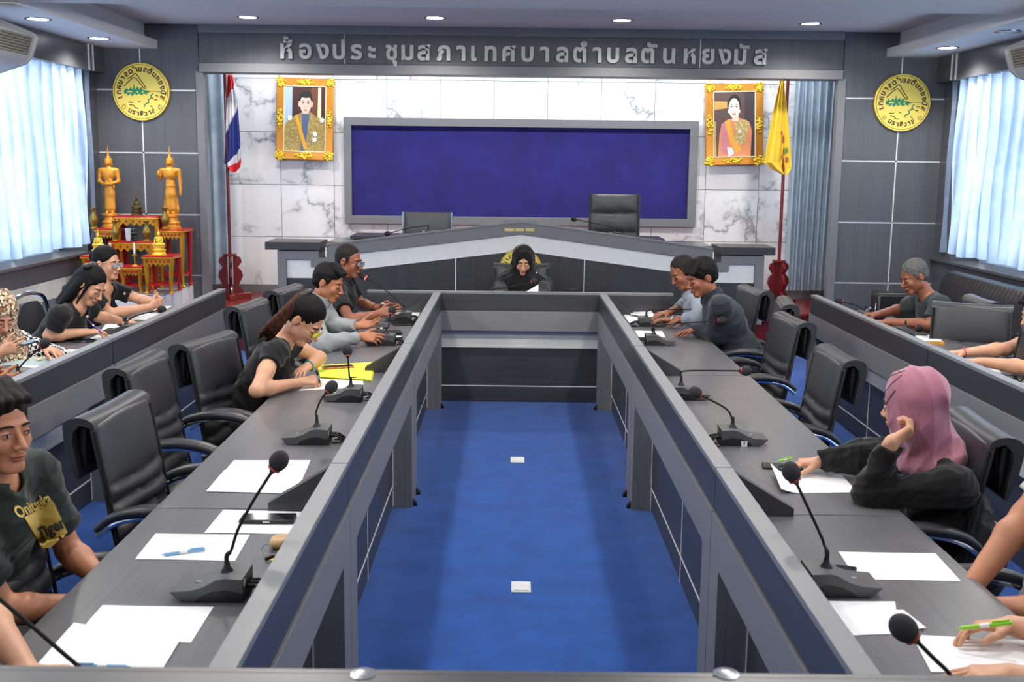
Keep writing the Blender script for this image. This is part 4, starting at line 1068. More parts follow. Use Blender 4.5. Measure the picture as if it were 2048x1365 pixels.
    if sex == 'f':
        for g in (1, -1): c.ell(nb - sp * .17 + bs * .075 * g + fz_ * .075 * f, (.06, .06, .062), QB, .04)
    c.cone(nb - sp * .045 + fz_ * .028, nb - sp * .12 + fz_ * .05 * f, .062 * fm, .078 * fm, .04)
    for g in (1, -1): c.cone(nb + bs * .03 * g - sp * .02, sh[g], .058 * fm, .056 * fm + ex * .6, .04)
    for g, (a, e, w, ar) in arms.items():
        r0 = .060 * am + ex * .5
        if sleeve <= 1.0:
            b_ = a + (e - a) * sleeve; c.cone(a, b_, r0, r0 * .97, .04, capb=True)
        else:
            c.cone(a, e, r0, .052 * am + ex * .5, .04); wf = e + (w - e) * (sleeve - 1); c.cone(e, wf, .052 * am + ex * .5, (.039 + .012 * max(0, 1.9 - sleeve) + (.004 if blazer else 0)) * am, .03, capb=True)
    if not headless:
        c.cone(nb - sp * .01 + fz_ * .01, nb + sp * .1, neckline, neckline * .9, .012, 'sub')
        if neckline > .08: c.ell(nb - sp * .03 + fz_ * .1, (neckline * .9, .08, neckline * 1.1), QB, .01, 'sub')
    c.wrinkle(wr, 22, seed, tuple(bs * .4 + sp * .6)); c.folds(wr * .95, 75, seed, tuple(sp + bs * .25)); c.folds(wr * .5, 150, seed + 5, tuple(sp * .7 + fz_ * .5))
    if low is not None: c.half((0, 0, low), (0, 0, -1))
    if cut is not None: c.half(*cut)
    sh_o = put(c.mesh('cloth'), cloth_name, cm)
    if collar:
        cv = Vol(nb - .2, nb + .2, .0045); a0 = nb + sp * .012; a1 = nb + sp * .055 + (head - nb) * .05
        cv.cone(a0, a1, .078 * fm, .069 * fm, .004, capa=True, capb=True); cv.cone(a0 - sp * .02, a1 + sp * .02, .072 * fm, .061 * fm, .002, 'sub')
        cv.cone(nb + fz_ * .06 + sp * .06, nb + fz_ * .13 - sp * .04, .022, .03, .004, 'sub')
        for g in (1, -1):
            cv.ell(nb + fz_ * .072 + bs * .040 * g + sp * .012, (.022, .006, .034), np.stack([nrm(bs * .9 + fz_ * -.4 * g), nrm(fz_ + bs * .4 * g), sp], 1), .004)
        put(cv.mesh('collar'), 'collar', cm)
    # headscarf
    if scarf:
        sv = Vol(np.minimum(head - .28, nb - .44), np.maximum(head + .2, nb + .44), .0055)
        sv.ell(hp(0, -.020, .040), np.array((.096, .112, .100)) * hs, Q, .02); sv.ell(hp(0, -.008, -.04), np.array((.086, .096, .095)) * hs, Q, .04)
        sv.cone(hp(0, -.025, -.06), nb + sp * .03, .086, .098, .04)
        if scarf == 'khimar':
            sv.ell(nb - sp * .10 + fz_ * .02, (.27, .17, .20), QB, .06); sv.cone(nb + bs * .12 - sp * .05, nb + bs * .24 - sp * .26 + fz_ * .04, .09, .12, .06); sv.cone(nb - bs * .12 - sp * .05, nb - bs * .24 - sp * .26 + fz_ * .04, .09, .12, .06)
        if scarf == 'cape':
            sv.ell(nb - sp * .03 + fz_ * .01, (.20, .145, .115), QB, .05); sv.cone(nb, nb - sp * .12 + fz_ * .07, .10, .13, .05)
        else:
            sv.ell(nb - sp * .0 + fz_ * .015, (.15, .125, .07), QB, .04)
        sv.ell(hp(0, .146, -.018), np.array((.067, .093, .108)) * hs, Q, .008, 'sub')
        sv.wrinkle(.003, 28, seed, tuple(U_ * .2 + S_ + F_ * .3)); sv.folds(.005, 80, seed, tuple(F_ * .9 + S_ * .5 + U_ * .35))
        put(sv.mesh('headscarf'), 'headscarf', scarfm or CL['jet'])
    # trousers and shoes
    if legs:
        kd = bf * .40; ft = feet if feet is not None else .44
        lv = Vol(np.minimum(pel, pel + kd) - .3, np.maximum(pel, pel + kd) + (.3), .011) if False else None
        lo2 = np.minimum.reduce([pel - .26, pel + kd - .26]); hi2 = np.maximum.reduce([pel + .22, pel + kd + .26]); lo2[2] = .03
        lv = Vol(lo2, hi2, .012); lv.cone(pel + bs * .08 - (0, 0, .01), pel - bs * .08 - (0, 0, .01), .12, .12, .04)
        for g in (1, -1):
            hpj = pel + bs * .09 * g; kn = hpj + kd + bs * .03 * g + np.array((0, 0, .02)); an = kn + bf * .02 + np.array((0, 0, .1 - kn[2]))
            lv.cone(hpj, kn, .088, .064, .03); lv.cone(kn, an, .063, .052, .02)
        lv.folds(.004, 70, seed, tuple(bf)); put(lv.mesh('trousers'), 'trousers', CL[trousers])
        for g in (1, -1):
            an = pel + bs * .12 * g + kd + bf * .02; zz = Vector((an[0] - O.x, an[1] - O.y, 0)); b3 = Vector(bf)
            MM = Matrix((( bs[0], bf[0], 0), (bs[1], bf[1], 0), (0, 0, 1)))
            mb = MB(); k0 = 0
            for i in range(9):
                u = i / 8; y = -.08 + .27 * u; w_ = .034 + .014 * sin(pi * min(1, u * 1.1)) - .02 * max(0, u - .85) / .15; hh = .10 if u < .3 else .10 - .055 * (u - .3) / .7
                for a in range(10):
                    q = 2 * pi * a / 10; p = MM @ Vector((cos(q) * w_, y, max(0, .5 + .5 * sin(q)) * hh)); mb.v.append(tuple(zz + p))
            for i in range(8):
                for a in range(10): mb.f.append((i * 10 + a, i * 10 + (a + 1) % 10, (i + 1) * 10 + (a + 1) % 10, (i + 1) * 10 + a))
            mb.f.append(tuple(range(10))[::-1]); mb.f.append(tuple(80 + a for a in range(10)))
            mb.build('shoe', M['black'], t, smooth=60)
    def glass(frame, lens, rim=.0017, rx=.026, rz=.019, dy=.106, dz=-.004, tint=None):
        gm = frame
        for g in (1, -1):
            ring = [Vector(hp(g * .034 + rx * cos(a), dy - .006 * abs(cos(a)) * (1 if g * cos(a) > 0 else 0), dz + rz * sin(a))) - O for a in [2 * pi * i / 20 for i in range(20)]]
            MB().tube(ring, rim, 6, closed=True).build('rim', gm, t)
            MB().tube([Vector(hp(g * .058, dy - .008, dz + .006)) - O, Vector(hp(g * .081, .05, .006)) - O, Vector(hp(g * .085, -.005, .008)) - O, Vector(hp(g * .083, -.022, -.006)) - O], rim * 1.1, 6).build('temple_arm', gm, t)
            mb = MB(); mb.v = [tuple(p) for p in ring]; mb.f = [tuple(range(20))]
            nn = Vector(F_ * .0012); mb.v += [tuple(p - nn) for p in ring]; mb.f.append(tuple(range(20, 40))[::-1]); mb.f += [(i, 20 + i, 20 + (i + 1) % 20, (i + 1) % 20) for i in range(20)]
            mb.build('lens', lens, t, smooth=0)
        MB().tube([Vector(hp(-.009, dy, dz + .004)) - O, Vector(hp(0, dy + .003, dz + .007)) - O, Vector(hp(.009, dy, dz + .004)) - O], rim, 6).build('bridge', gm, t)
    if glasses: glass(*glasses)
    return dict(t=t, O=O, hp=hp, S=S_, F=F_, U=U_, nb=nb, sp=sp, bs=bs, bf=bf, fz=fz_, shirt=sh_o, head=head, arms=arms, put=put)
def wristband(pp, sgn, mat, name, r=.031, w=.006, at=.0, label=None):
    a, e, wv, ar = pp['arms'][sgn]; d = nrm(wv - e); c = wv - d * at; u = nrm(np.cross(d, (0.1, .2, 1))); q = np.cross(d, u)
    ring = [Vector(c + (u * cos(x) + q * sin(x)) * r) - pp['O'] for x in [2 * pi * i / 24 for i in range(24)]]
    o = MB().tube(ring, w, 8, closed=True).build(name, mat, pp['t']); 
    if label: o['label'] = label
    return o
# ================================================================== the people at the desks
def arm(w, d=(1, 0, 0), n=(0, 0, -1), sd=1, **k): return dict(w=w, d=d, n=n, sd=sd, **k)
WIRE = plain('gold_wire', '#c9a24c', .25, .9); YLENS = plain('yellow_lens', '#c9d63a', .1, alpha=1); DKF = plain('dark_spectacle_frame', '#23282e', .3); PALEL = plain('pale_lens', '#9aa4b8', .08, spec=.8)
# -- woman writing, ponytail
pp = person('woman with long ponytail and yellow-lens glasses, bent over writing', P(609, 640, y=5.8), (.72, -.20, -.66), (.66, -.10, .74), P(568, 682, y=5.82), (-1.47, 5.82, .53), (1, .05), 'light', 'jet', .32,
    armsR=arm(P(600, 765, z=.785), (.9, .25, .08), (-.1, .5, -.8), 1, e=P(513, 782, z=.80), curls=[(.7, .8, .5), (.8, .9, .6), (.9, 1.0, .6), (1, 1, .6)]),
    armsL=arm(P(612, 736, z=.80), (-.2, -.95, -.05), (0, 0, -1), -1, e=P(640, 716, z=.83), curl=(.35, .5, .4)), hair='pony', sex='f', neckline=.088, glasses=(WIRE, YLENS), hs=1.04, seed=3, trousers='trouser')
hv = Vol(pp['head'] - .5, pp['head'] + .3, .006)
path = [Vector(pp['hp'](0, -.05, .085)), Vector(pp['hp'](0, -.085, .105)), P(590, 606, y=5.76), P(568, 630, y=5.72), P(548, 652, y=5.70), P(530, 674, y=5.72)]
path = smoothpath(path, 4)
for sx_ in range(7):
    ang = sx_ * 2.4; rr_ = 0 if sx_ == 0 else .017
    for i in range(len(path) - 1):
        f = i / len(path); g_ = (i + 1) / len(path)
        o1 = Vector((cos(ang) * rr_ * (.4 + 1.3 * f), sin(ang + 3 * f) * rr_ * (.4 + 1.5 * f), sin(ang) * rr_ * (.4 + f))); o2 = Vector((cos(ang) * rr_ * (.4 + 1.3 * g_), sin(ang + 3 * g_) * rr_ * (.4 + 1.5 * g_), sin(ang) * rr_ * (.4 + g_)))
        e_ = 1 if f < .8 else max(.2, 1 - (f - .8) * 4); hv.cone(path[i] + o1, path[i + 1] + o2, .0115 * e_ + .002 * (sx_ % 3), .0115 * e_ + .002 * (sx_ % 3), .006)
hv.wrinkle(.002, 200, 3, (1, 0, .6)); pp['put'](hv.mesh('ponytail'), 'ponytail', hair_mat('brown_ponytail_hair', '#22140f', '#70432e'), 'brown ponytail')
c_ = Vector(pp['hp'](0, -.085, .10)) - pp['O']; MB().tube([c_ + Vector((.028 * cos(a), .034 * sin(a), .028 * cos(a) * .6)) for a in [2 * pi * i / 16 for i in range(16)]], .014, 8, closed=True).build('scrunchie', M['leather'], pp['t'])
wristband(pp, -1 if False else 1, plain('teal_bead', '#1c8f80', .3), 'bracelet', .027, .006, .03, 'teal and black beaded bracelet')
# -- grey shirt man
pp = person('man in a grey long-sleeved shirt gesturing beside the ponytail woman', P(657, 566, y=7.55), (.90, -.26, -.30), (.30, .02, .95), P(636, 606, y=7.55), (-1.52, 7.55, .53), (1, 0), 'mid', 'grey', 1.93,
    armsR=arm(P(722, 674, z=.815), (.95, .1, -.05), (0, .75, -.6), 1, e=P(642, 689, z=.80), curls=[(.2, .25, .2), (.35, .35, .2), (.5, .5, .3), (.6, .6, .3)], thumb=1.0),
    armsL=arm(P(716, 652, z=.83), (.92, -.2, .15), (.1, -.5, .7), -1, e=P(672, 652, z=.82), curl=(.15, .2, .2)), hair='short', collar=True, vox=.005, fat=1.06, seed=5, hs=1.03, mouth=None)
# -- black polo man with glasses
pp = person('man in a black polo shirt and glasses speaking into a lit microphone', P(698, 523, y=8.3), (.93, -.33, -.14), (.15, 0, .99), P(687, 567, y=8.3), (-1.38, 8.3, .53), (1, -.1), 'brown', 'black', .62,
    armsR=arm(P(757, 628, z=.835), (.93, .1, .22), (0, .9, -.3), 1, e=P(700, 643, z=.80), curls=[(.1, .15, .1), (.15, .2, .1), (.2, .2, .1), (.3, .3, .1)]),
    armsL=arm(P(757, 617, z=.85), (.95, -.2, .1), (0, -.9, -.3), -1, e=P(722, 608, z=.84), curl=(.1, .15, .1)), hair='crop', hairm=STUB, collar=True, vox=.005, eyes='open', glasses=(DKF, PALEL), seed=6, fat=1.03)
wristband(pp, 1, M['black'], 'bracelet', .029, .005, .04)
# -- woman in the middle
pp = person('woman in a black headscarf and robe reading at the far desk', P(1046, 522, y=9.8), (.03, -.93, -.33), (0, -.3, .95), P(1047, 560, y=9.86), (.10, 9.98, .53), (0, -1), 'light', 'jet', 1.95,
    armsR=arm(Vector((-.10, 9.3, .80)), (.8, -.6, 0), (0, 0, -1), 1, pole=(0, .5, -1)), armsL=arm(Vector((.28, 9.3, .80)), (-.7, -.6, 0), (0, 0, -1), -1, pole=(0, .5, -1)), hair=None, sex='f', scarf='khimar', scarfm=CL['jet'], vox=.0045, fat=1.12, seed=8, wr=.005)
c_ = P(1073, 546, y=9.66) - pp['O']; MB().ball(c_, .007, 10, 6).build('brooch', M['white'], pp['t'], smooth=80)
# -- right row: far grey shirt man, blazer man
pp = person('man in a pale grey shirt with a steel watch, sorting papers', P(1366, 545, y=8.35), (-.82, -.33, -.46), (-.42, 0, .9), P(1388, 592, y=8.35), (1.60, 8.35, .53), (-1, 0), 'brown', 'lgrey', 1.55,
    armsL=arm(P(1343, 641, z=.80), (-.97, .05, .03), (0, -.1, -1), -1, e=P(1398, 637, z=.84), curl=(.25, .35, .25)), armsR=arm(P(1336, 626, z=.82), (-.85, -.5, -.05), (0, 0, -1), 1, e=P(1378, 606, z=.86), curl=(.3, .4, .2)), hair='crop', hairm=STUB, collar=True, vox=.0055, seed=9)
wristband(pp, 1, M['steel'], 'wristwatch', .031, .007, .025, 'steel wristwatch')
pp = person('young man in a dark navy blazer leaning on folded arms', P(1403, 556, y=7.55), (-.90, -.30, -.30), (-.33, 0, .94), P(1428, 597, y=7.55), (1.66, 7.52, .53), (-1, .02), 'brown', 'navy', 1.95,
    armsL=arm(P(1392, 660, z=.80), (-.80, -.55, -.08), (0, 0, -1), -1, e=P(1432, 668, z=.80), curls=[(.1, .2, .15)] * 4, spread=.3), armsR=arm(P(1374, 640, z=.81), (-.9, -.3, 0), (0, 0, -1), 1, e=P(1435, 628, z=.86), curl=(.3, .4, .3)), hair='fringe', blazer=True, collar=True, vox=.005, seed=10, hs=1.03, fat=1.04)
# -- mauve headscarf woman
pp = person('woman in a mauve headscarf and black top resting her cheek on her hand', P(1826, 812, y=3.88), (-.66, .74, -.12), (-.1, .05, .99), P(1868, 912, y=3.90), (1.66, 3.92, .50), (-1, .12), 'light', 'jet', 1.9,
    armsL=arm(P(1784, 884, y=3.74), (.85, .1, .5), (-.3, .6, .5), -1, e=P(1742, 984, z=.795), curls=[(.9, 1.1, .8)] * 4, so=(0.02, -.02, -.02)), armsR=arm(P(1640, 925, z=.80), (-.98, .05, -.05), (0, 0, -1), 1, e=P(1722, 912, y=4.12), curls=[(.5, .6, .4)] * 4), hair=None, sex='f', scarf='shawl', scarfm=CL['mauve'], fat=1.18, seed=11, wr=.005, hs=1.04, vox=.004, cvox=.006)
sc_ = [o for o in pp['t'].children if o.name.startswith('headscarf')][0]
bv_ = BVHTree.FromPolygons([v.co for v in sc_.data.vertices], [p.vertices[:] for p in sc_.data.polygons]); eye_ = Vector((0, 0, CH)) - pp['O']; st = MB()
for row in ([(1768, 750), (1790, 739), (1816, 733)], [(1764, 768), (1784, 752), (1808, 742)], [(1766, 790), (1782, 770), (1802, 752)], [(1770, 812), (1780, 796), (1790, 782)]):
    for q in smoothpath([(a, b, 0) for a, b in row], 6):
        h = bv_.ray_cast(eye_, (P(q.x, q.y, y=3) - Vector((0, 0, CH))).normalized())
        if h[0] is not None: st.ball(h[0], .0034, 6, 4)
tag(st.build('stud_beads', plain('dark_studs', '#3a2228', .3), pp['t'], smooth=60), kind='stuff')
# -- man in the printed T-shirt
pp = tm = person('man in a black-green T-shirt with gold print looking sideways', P(-6, 858, y=3.0), (.86, -.50, -.02), (.02, .0, 1), P(-14, 958, y=3.02), (-1.56, 3.02, .52), (1, -.28), 'tan', 'tee', .72,
    armsR=arm(P(168, 1207, z=.69), (.98, .12, -.1), (0, 0, -1), 1, e=P(12, 1222, z=.70), curl=(.4, .5, .3)), armsL=arm(P(212, 1168, z=.69), (.8, -.5, -.1), (0, 0, -1), -1, e=P(138, 1102, y=3.24), curl=(.4, .5, .3)), hair='short', vox=.0034, cvox=.005, seed=12, hs=1.0, wr=.004, eyes='open')
# -- arm at the bottom left corner
person('person with a bare forearm at the bottom left corner', (-1.50, 2.14, 1.22), (1, -.1, -.2), (.2, 0, 1), (-1.50, 2.15, 1.03), (-1.62, 2.15, .52), (1, 0), 'light', 'grey', .6,
    armsR=arm(P(60, 1352, z=.79), (.9, .3, -.1), (0, 0, -1), 1, e=P(-40, 1212, z=.87)), armsL=arm(Vector((-1.15, 2.5, .70)), (.9, -.3, 0), (0, 0, -1), -1), hair='short', vox=.005)
# -- right near: light grey jersey, and the hand with the green pen
person('person in a light grey jersey with bare arms below the desk edge', (1.66, 3.02, 1.24), (-1, -.1, -.2), (-.2, 0, 1), (1.64, 3.02, 1.05), (1.63, 3.02, .52), (-1, 0), 'tan', 'white', .6,
    armsR=arm(P(1926, 1196, z=.695), (-.7, -.3, -.6), (0, 0, -1), 1, e=P(2052, 1030, y=3.22)), armsL=arm(P(1972, 1214, z=.69), (-.95, .1, -.1), (0, 0, -1), -1, e=P(2110, 1226, z=.72)), hair='short', vox=.0045, fat=1.15)
ps = person('person writing with a bright green pen at the bottom right corner', (1.62, 2.2, 1.24), (-1, -.1, -.4), (-.4, 0, 1), (1.64, 2.2, 1.05), (1.72, 2.2, .52), (-1, 0), 'light', 'grey', .6,
    armsR=arm(P(2022, 1252, z=.795), (-.97, .0, -.02), (0, -.35, -1), 1, e=P(2190, 1290, z=.80), curls=[(.25, .45, .35), (.35, .5, .4), (.45, .6, .4), (.55, .6, .4)], thumb=.6), armsL=arm(P(2020, 1350, z=.785), (-.97, .1, -.05), (0, 0, -1), -1, e=P(2200, 1400, z=.80)), hair='short', vox=.0038)
# -- outer right row
person('grey-haired man in a dark grey-green T-shirt writing', P(1828, 554, y=8.15), (-.90, -.22, -.36), (-.36, 0, .93), P(1856, 594, y=8.15), (3.35, 8.15, .53), (-1, 0), 'brown', 'tee2', .72,
    armsL=arm(P(1776, 645, z=.80), (-.97, .15, .0), (0, 0, -1), -1, e=P(1860, 650, z=.81), curl=(.4, .5, .4)), armsR=arm(P(1752, 630, z=.81), (-.95, -.1, .05), (0, 0, -1), 1, e=P(1806, 618, z=.83), curls=[(.6, .7, .5)] * 4), hair='grey', hairm=HAIRG, vox=.0055, fat=1.08, seed=14)
pp = person('person in a black T-shirt with a red and white beaded bracelet at the right edge', P(2078, 628, y=6.6), (-.97, -.1, -.25), (-.25, 0, .97), P(2105, 668, y=6.6), (3.35, 6.6, .53), (-1, 0), 'light', 'black', .62,
    armsL=arm(P(1958, 724, z=.80), (-.97, .2, .0), (0, 0, -1), -1, e=P(2056, 736, z=.81), curl=(.4, .5, .4)), armsR=arm(P(1928, 706, z=.81), (-.97, -.1, .0), (0, 0, -1), 1, e=P(2014, 698, z=.84), curl=(.3, .4, .3)), hair='short', vox=.0055, fat=1.05, seed=15)
wristband(pp, -1, plain('red_beads', '#b8506a', .4), 'bracelet', .029, .005, .0, 'red and white beaded bracelet')
# -- outer left row
BUT = plain('pearl_button', '#e9dfc6', .3)
def buttons(pp, pxs, y):
    for px, py in pxs:
        b = P(px, py, y=y); hit = None
        vs = pp['shirt'].data.vertices; d = (b - Vector((0, 0, CH))).normalized(); o = Vector((0, 0, CH)) - pp['O']
        bv = BVHTree.FromObject(pp['shirt'], bpy.context.evaluated_depsgraph_get()) if False else BVHTree.FromPolygons([v.co for v in vs], [p.vertices[:] for p in pp['shirt'].data.polygons])
        h = bv.ray_cast(o, d)
        if h[0] is not None: MB().ball(h[0] + h[1] * .001, .0095, 10, 6).build('button', BUT, pp['t'], smooth=80)
pp = person('woman in black with glasses and tied-back hair, hands clasped, before the altar', P(214, 527, y=8.2), (.92, -.34, -.06), (.06, 0, 1), P(208, 574, y=8.2), (-3.22, 8.2, .53), (1, -.1), 'light', 'black', .6,
    armsR=arm(P(302, 614, z=.84), (.8, .3, .45), (0, .8, .2), 1, e=P(222, 628, z=.80), curls=[(.9, .9, .5)] * 4), armsL=arm(P(308, 606, z=.85), (.75, -.4, .45), (0, -.8, .2), -1, e=P(282, 600, y=8.42), curls=[(.9, .9, .5)] * 4), hair='bun', sex='f', neckline=.095, glasses=(WIRE, PALEL, .0012), vox=.0055, fat=1.1, seed=16)
buttons(pp, [(249, 588), (261, 603)], 8.2)
pp = person('woman in black with a hair bow and smartwatch, writing', P(181, 571, y=7.25), (.80, -.30, -.52), (.5, 0, .86), P(156, 614, y=7.25), (-3.2, 7.25, .53), (1, -.1), 'light', 'black', .66,
    armsR=arm(P(174, 665, z=.805), (.97, .2, .05), (0, .2, -1), 1, e=P(98, 672, z=.80), curls=[(.5, .6, .4)] * 4), armsL=arm(P(246, 643, z=.80), (.9, -.4, .0), (0, 0, -1), -1, e=P(196, 634, y=7.48), curl=(.3, .4, .3)), hair='long', sex='f', vox=.005, fat=1.08, seed=17)
buttons(pp, [(161, 624), (174, 634)], 7.25)
wristband(pp, 1, M['black'], 'smartwatch', .029, .009, .03, 'black smartwatch')
bow = MB(); c_ = Vector(pp['hp'](0, -.045, .125)) - pp['O']
for g in (1, -1): bow.ball(c_ + Vector((-.03, .045 * g, .0)), (.03, .05, .022), 12, 8)
bow.ball(c_, .02, 10, 6); bow.tube([c_, c_ + Vector((-.06, -.02, -.03)), c_ + Vector((-.13, -.03, -.09))], [.016, .02, .008], 8, flat=.4)
bow.build('hair_bow', plain('black_satin', '#1a1d1f', .35), pp['t'], smooth=80)
pp = person('woman in a patterned headscarf and checked blouse holding a phone', P(0, 630, y=6.4), (.62, -.62, -.46), (.3, -.2, .93), P(-8, 680, y=6.42), (-3.12, 6.45, .53), (1, -.45), 'light', 'ging', 1.85,
    armsR=arm(P(4, 704, z=.86), (.85, .0, .35), (.1, .9, 0), 1, pole=(0, -.6, -1), curls=[(.1, .15, .1), (.7, .9, .5), (.8, .9, .5), (.9, .9, .5)], thumb=.9), armsL=arm(P(88, 694, z=.84), (.9, -.15, -.3), (0, 0, -1), -1, pole=(-.4, 1, -.3), curls=[(.25, .3, .3)] * 4, spread=.45), hair=None, sex='f', scarf='cape', scarfm=CL['flor'], vox=.005, seed=18)
person('person with clasped hands at the left edge', (-3.05, 5.55, 1.22), (1, 0, -.1), (.1, 0, 1), (-3.1, 5.55, 1.03), (-3.2, 5.55, .53), (1, 0), 'mid', 'tee', .6,
    armsR=arm(P(-8, 766, z=.80), (.9, .3, .1), (0, .8, 0), 1, curls=[(.8, .9, .5)] * 4, pole=(0, -.3, -1)), armsL=arm(P(-6, 752, z=.82), (.85, -.4, .1), (0, -.8, -.2), -1, curls=[(.8, .9, .5)] * 4, pole=(0, .3, -1)), hair='short', vox=.006)
# ================================================================== microphones
_mc = {}
def mic(label, base, head, path, side, lit=False, y=None, foam=.026, z0=HT, group='gooseneck table microphones', sticker=None):
    """base: footprint centre; side: +1 wedge towards -x (left row), -1 towards +x; path: points from the root to the head"""
    rz = {1: pi, -1: 0, 0: -pi / 2, 2: pi / 2}[side]
    t = thing('table_microphone', label, 'microphone', (base[0], base[1], z0), rz, group)
    if not _mc:
        prof = [(-.085, .004), (-.085, .066), (-.035, .068), (-.015, .064), (.02, .044), (.05, .034), (.112, .029), (.085, .004)]
        _mc['base_housing'] = (MB().prism(prof, -.062, .062, 'y').mesh('base_housing', 35), plain('dark_grey_plastic', '#4a4b4d', .45))
        _mc['lower_insert'] = (MB().prism([(-.086, .002), (-.086, .026), (-.04, .036), (.0, .030), (.03, .016), (.045, .002)], -.0632, .0632, 'y').mesh('lower_insert', 35), M['black'])
        _mc['button'] = (MB().lathe([(.008, 0), (.008, .0025), (.006, .004), (0, .004)], (.05, 0, .034), 16).mesh('button'), M['steel'])
        _mc['socket'] = (MB().lathe([(.018, 0), (.016, .006), (.009, .016), (.0075, .03)], (-.03, 0, .064), 16).mesh('neck_socket'), M['black'])
        cb = MB()
        for yy_ in (-.03, -.01, .012): cb.tube(smoothpath([(-.085, yy_, .03), (-.115, yy_ * 1.2, .03), (-.14, yy_ * 1.6 + .01, .012), (-.13, yy_ * 2.5, .006), (-.10, yy_ * 3, .006)]), .0042, 6)
        _mc['cable'] = (cb.mesh('cable'), M['black'])
        pl = MB()
        for yy_ in (-.03, -.01, .012): pl.tube([(-.084, yy_, .03), (-.108, yy_, .03)], .0072, 8)
        _mc['plug'] = (pl.mesh('plug'), M['blackm'])
        lab = MB().box(-.0864, -.0855, -.048, .03, .048, .058); _mc['marking'] = (lab.mesh('m'), plain('pale_marking', '#9a9c9e', .5))
        _mc['round_sticker'] = (MB().lathe([(.0, 0), (.014, 0)], (0, 0, 0), 20).xform(Matrix.Translation((-.0862, .04, .048)) @ Matrix.Rotation(-pi / 2, 4, 'Y')).mesh('m'), M['whitelam'])
    for k, (me, mt) in _mc.items():
        if k == 'marking': continue
        link(k, me, mt, t)
    Mi = t.matrix_basis.inverted() if False else (Matrix.Rotation(-rz, 4, 'Z') @ Matrix.Translation((-base[0], -base[1], -z0)))
    root = Vector((-.03, 0, .08)); pts = [root, root + Vector((0, 0, .03))] + [Mi @ Vector(p) for p in path] + [Mi @ Vector(head)]
    sp_ = smoothpath(pts, 6); n = len(sp_)
    MB().tube(sp_, [.0065 if i < n * .33 else .0042 for i in range(n)], 8).build('gooseneck', M['blackm'], t, smooth=60)
    hd = Mi @ Vector(head); dr = (hd - sp_[-4]).normalized()
    Rm = dr.to_track_quat('Z', 'Y').to_matrix(); c = hd + dr * .012
    MB().ball(c, (foam, foam, foam * 1.18), 16, 12, Rm).build('windscreen', plain('foam_windscreen', '#2b2a2d', .95, bump=(500, .8, .003)), t, smooth=90)
    rg = [c - dr * foam * .98 + Rm @ Vector((foam * .55 * cos(a), foam * .55 * sin(a), 0)) for a in [2 * pi * i / 16 for i in range(16)]]
    MB().tube(rg, .0042, 8, closed=True).build('indicator_ring', glow('lit_ring', (1, .06, .05, 1), 6) if lit else plain('red_ring', '#9c3434', .4), t)
    MB().tube([c - dr * foam * 1.5, c - dr * foam * .9], [.006, foam * .5], 10).build('collar', M['steel'] if lit is None else M['black'], t)
    if sticker:
        s = -1 if side == -1 else 1
        MB().box(-.004, .022, -s * .0636 if s > 0 else -.0642, -s * .0632 if s > 0 else -.0634, .0, .024).build('square_sticker', M['paper'], t)
        me = text_mesh('T', .022, .0003, .0008); me.transform(Matrix.Translation((.009, -.0645, .012)) @ Matrix.Rotation(pi / 2, 4, 'X')); link('printed_letter', me, M['ink'], t)
    return t
def pz(px, py, z=HT): return P(px, py, z=z)
def py_(px, py, y): return P(px, py, y=y)
def mk(label, bpx, hpx, path, side, dy=.02, **k):
    b = pz(*bpx); Y = b.y
    return mic(label, b, py_(*hpx, Y + dy), [py_(*q, Y + dy * .6) for q in path], side, **k)
mk('microphone in front of the printed T-shirt man, its foam ball over white sheets', (434, 1189), (553, 930), [(463, 1100), (476, 1060), (508, 1000)], 1)
mk('microphone whose thin stem crosses the bottom left corner', (262, 1530), (-60, 1150), [(172, 1345), (60, 1250)], 1)
mk('microphone alone on the desk before the ponytail woman, base nearest the joint', (620, 884), (659, 779), [(632, 825), (642, 800)], 1)
mk('microphone standing on the edge of the yellow folder', (690, 800), (695, 706), [(699, 755), (697, 730)], 1)
mk('microphone by the right hand of the grey shirt man', (764, 689), (783, 624), [(777, 655), (779, 638)], 1)
mk('microphone with glowing red ring at the mouth of the glasses man', (800, 641), (728, 554), [(806, 612), (774, 583)], 1, lit=True)
mk('microphone with level stem reaching behind the navy blazer', (1300, 652), (1400, 619), [(1293, 625), (1308, 620)], -1)
mk('microphone with its head in front of the navy blazer sleeve', (1316, 689), (1440, 641), [(1305, 664), (1317, 652)], -1)
mk('microphone with level stem pointing at an empty armrest', (1373, 797), (1487, 742), [(1361, 750), (1375, 742)], -1)
mk('microphone with a white T sticker on its base', (1478, 886), (1396, 788), [(1465, 842), (1452, 818)], -1, sticker=True)
mk('microphone between two white sheets, nearest the mauve headscarf woman', (1671, 1180), (1586, 952), [(1648, 1090), (1640, 1068)], -1)
mk('microphone at the bottom right corner, round head over a sheet', (1975, 1560), (1816, 1266), [(1905, 1358), (1868, 1318)], -1)
mk('microphone before the bow-haired woman in the outer row', (244, 668), (320, 620), [(251, 645), (272, 632)], 1)
mk('microphone before the patterned headscarf in the outer row', (26, 772), (86, 690), [(36, 738), (55, 718)], 1)
mk('microphone pointing left before the grey-haired man', (1738, 640), (1681, 603), [(1732, 622), (1712, 611)], -1)
mk('microphone low on the desk by the yellow-edged pad', (1818, 674), (1834, 656), [(1811, 655), (1818, 652)], -1)
mk('microphone stem at the right edge by the beaded bracelet', (2038, 792), (2100, 735), [(2040, 764), (2060, 742)], -1)
b = Vector((-.22, 9.15, HT)); mic('microphone before the black headscarf woman', b, P(1066, 564, y=9.2), [P(978, 581, y=9.15), P(1015, 575, y=9.18)], 0)
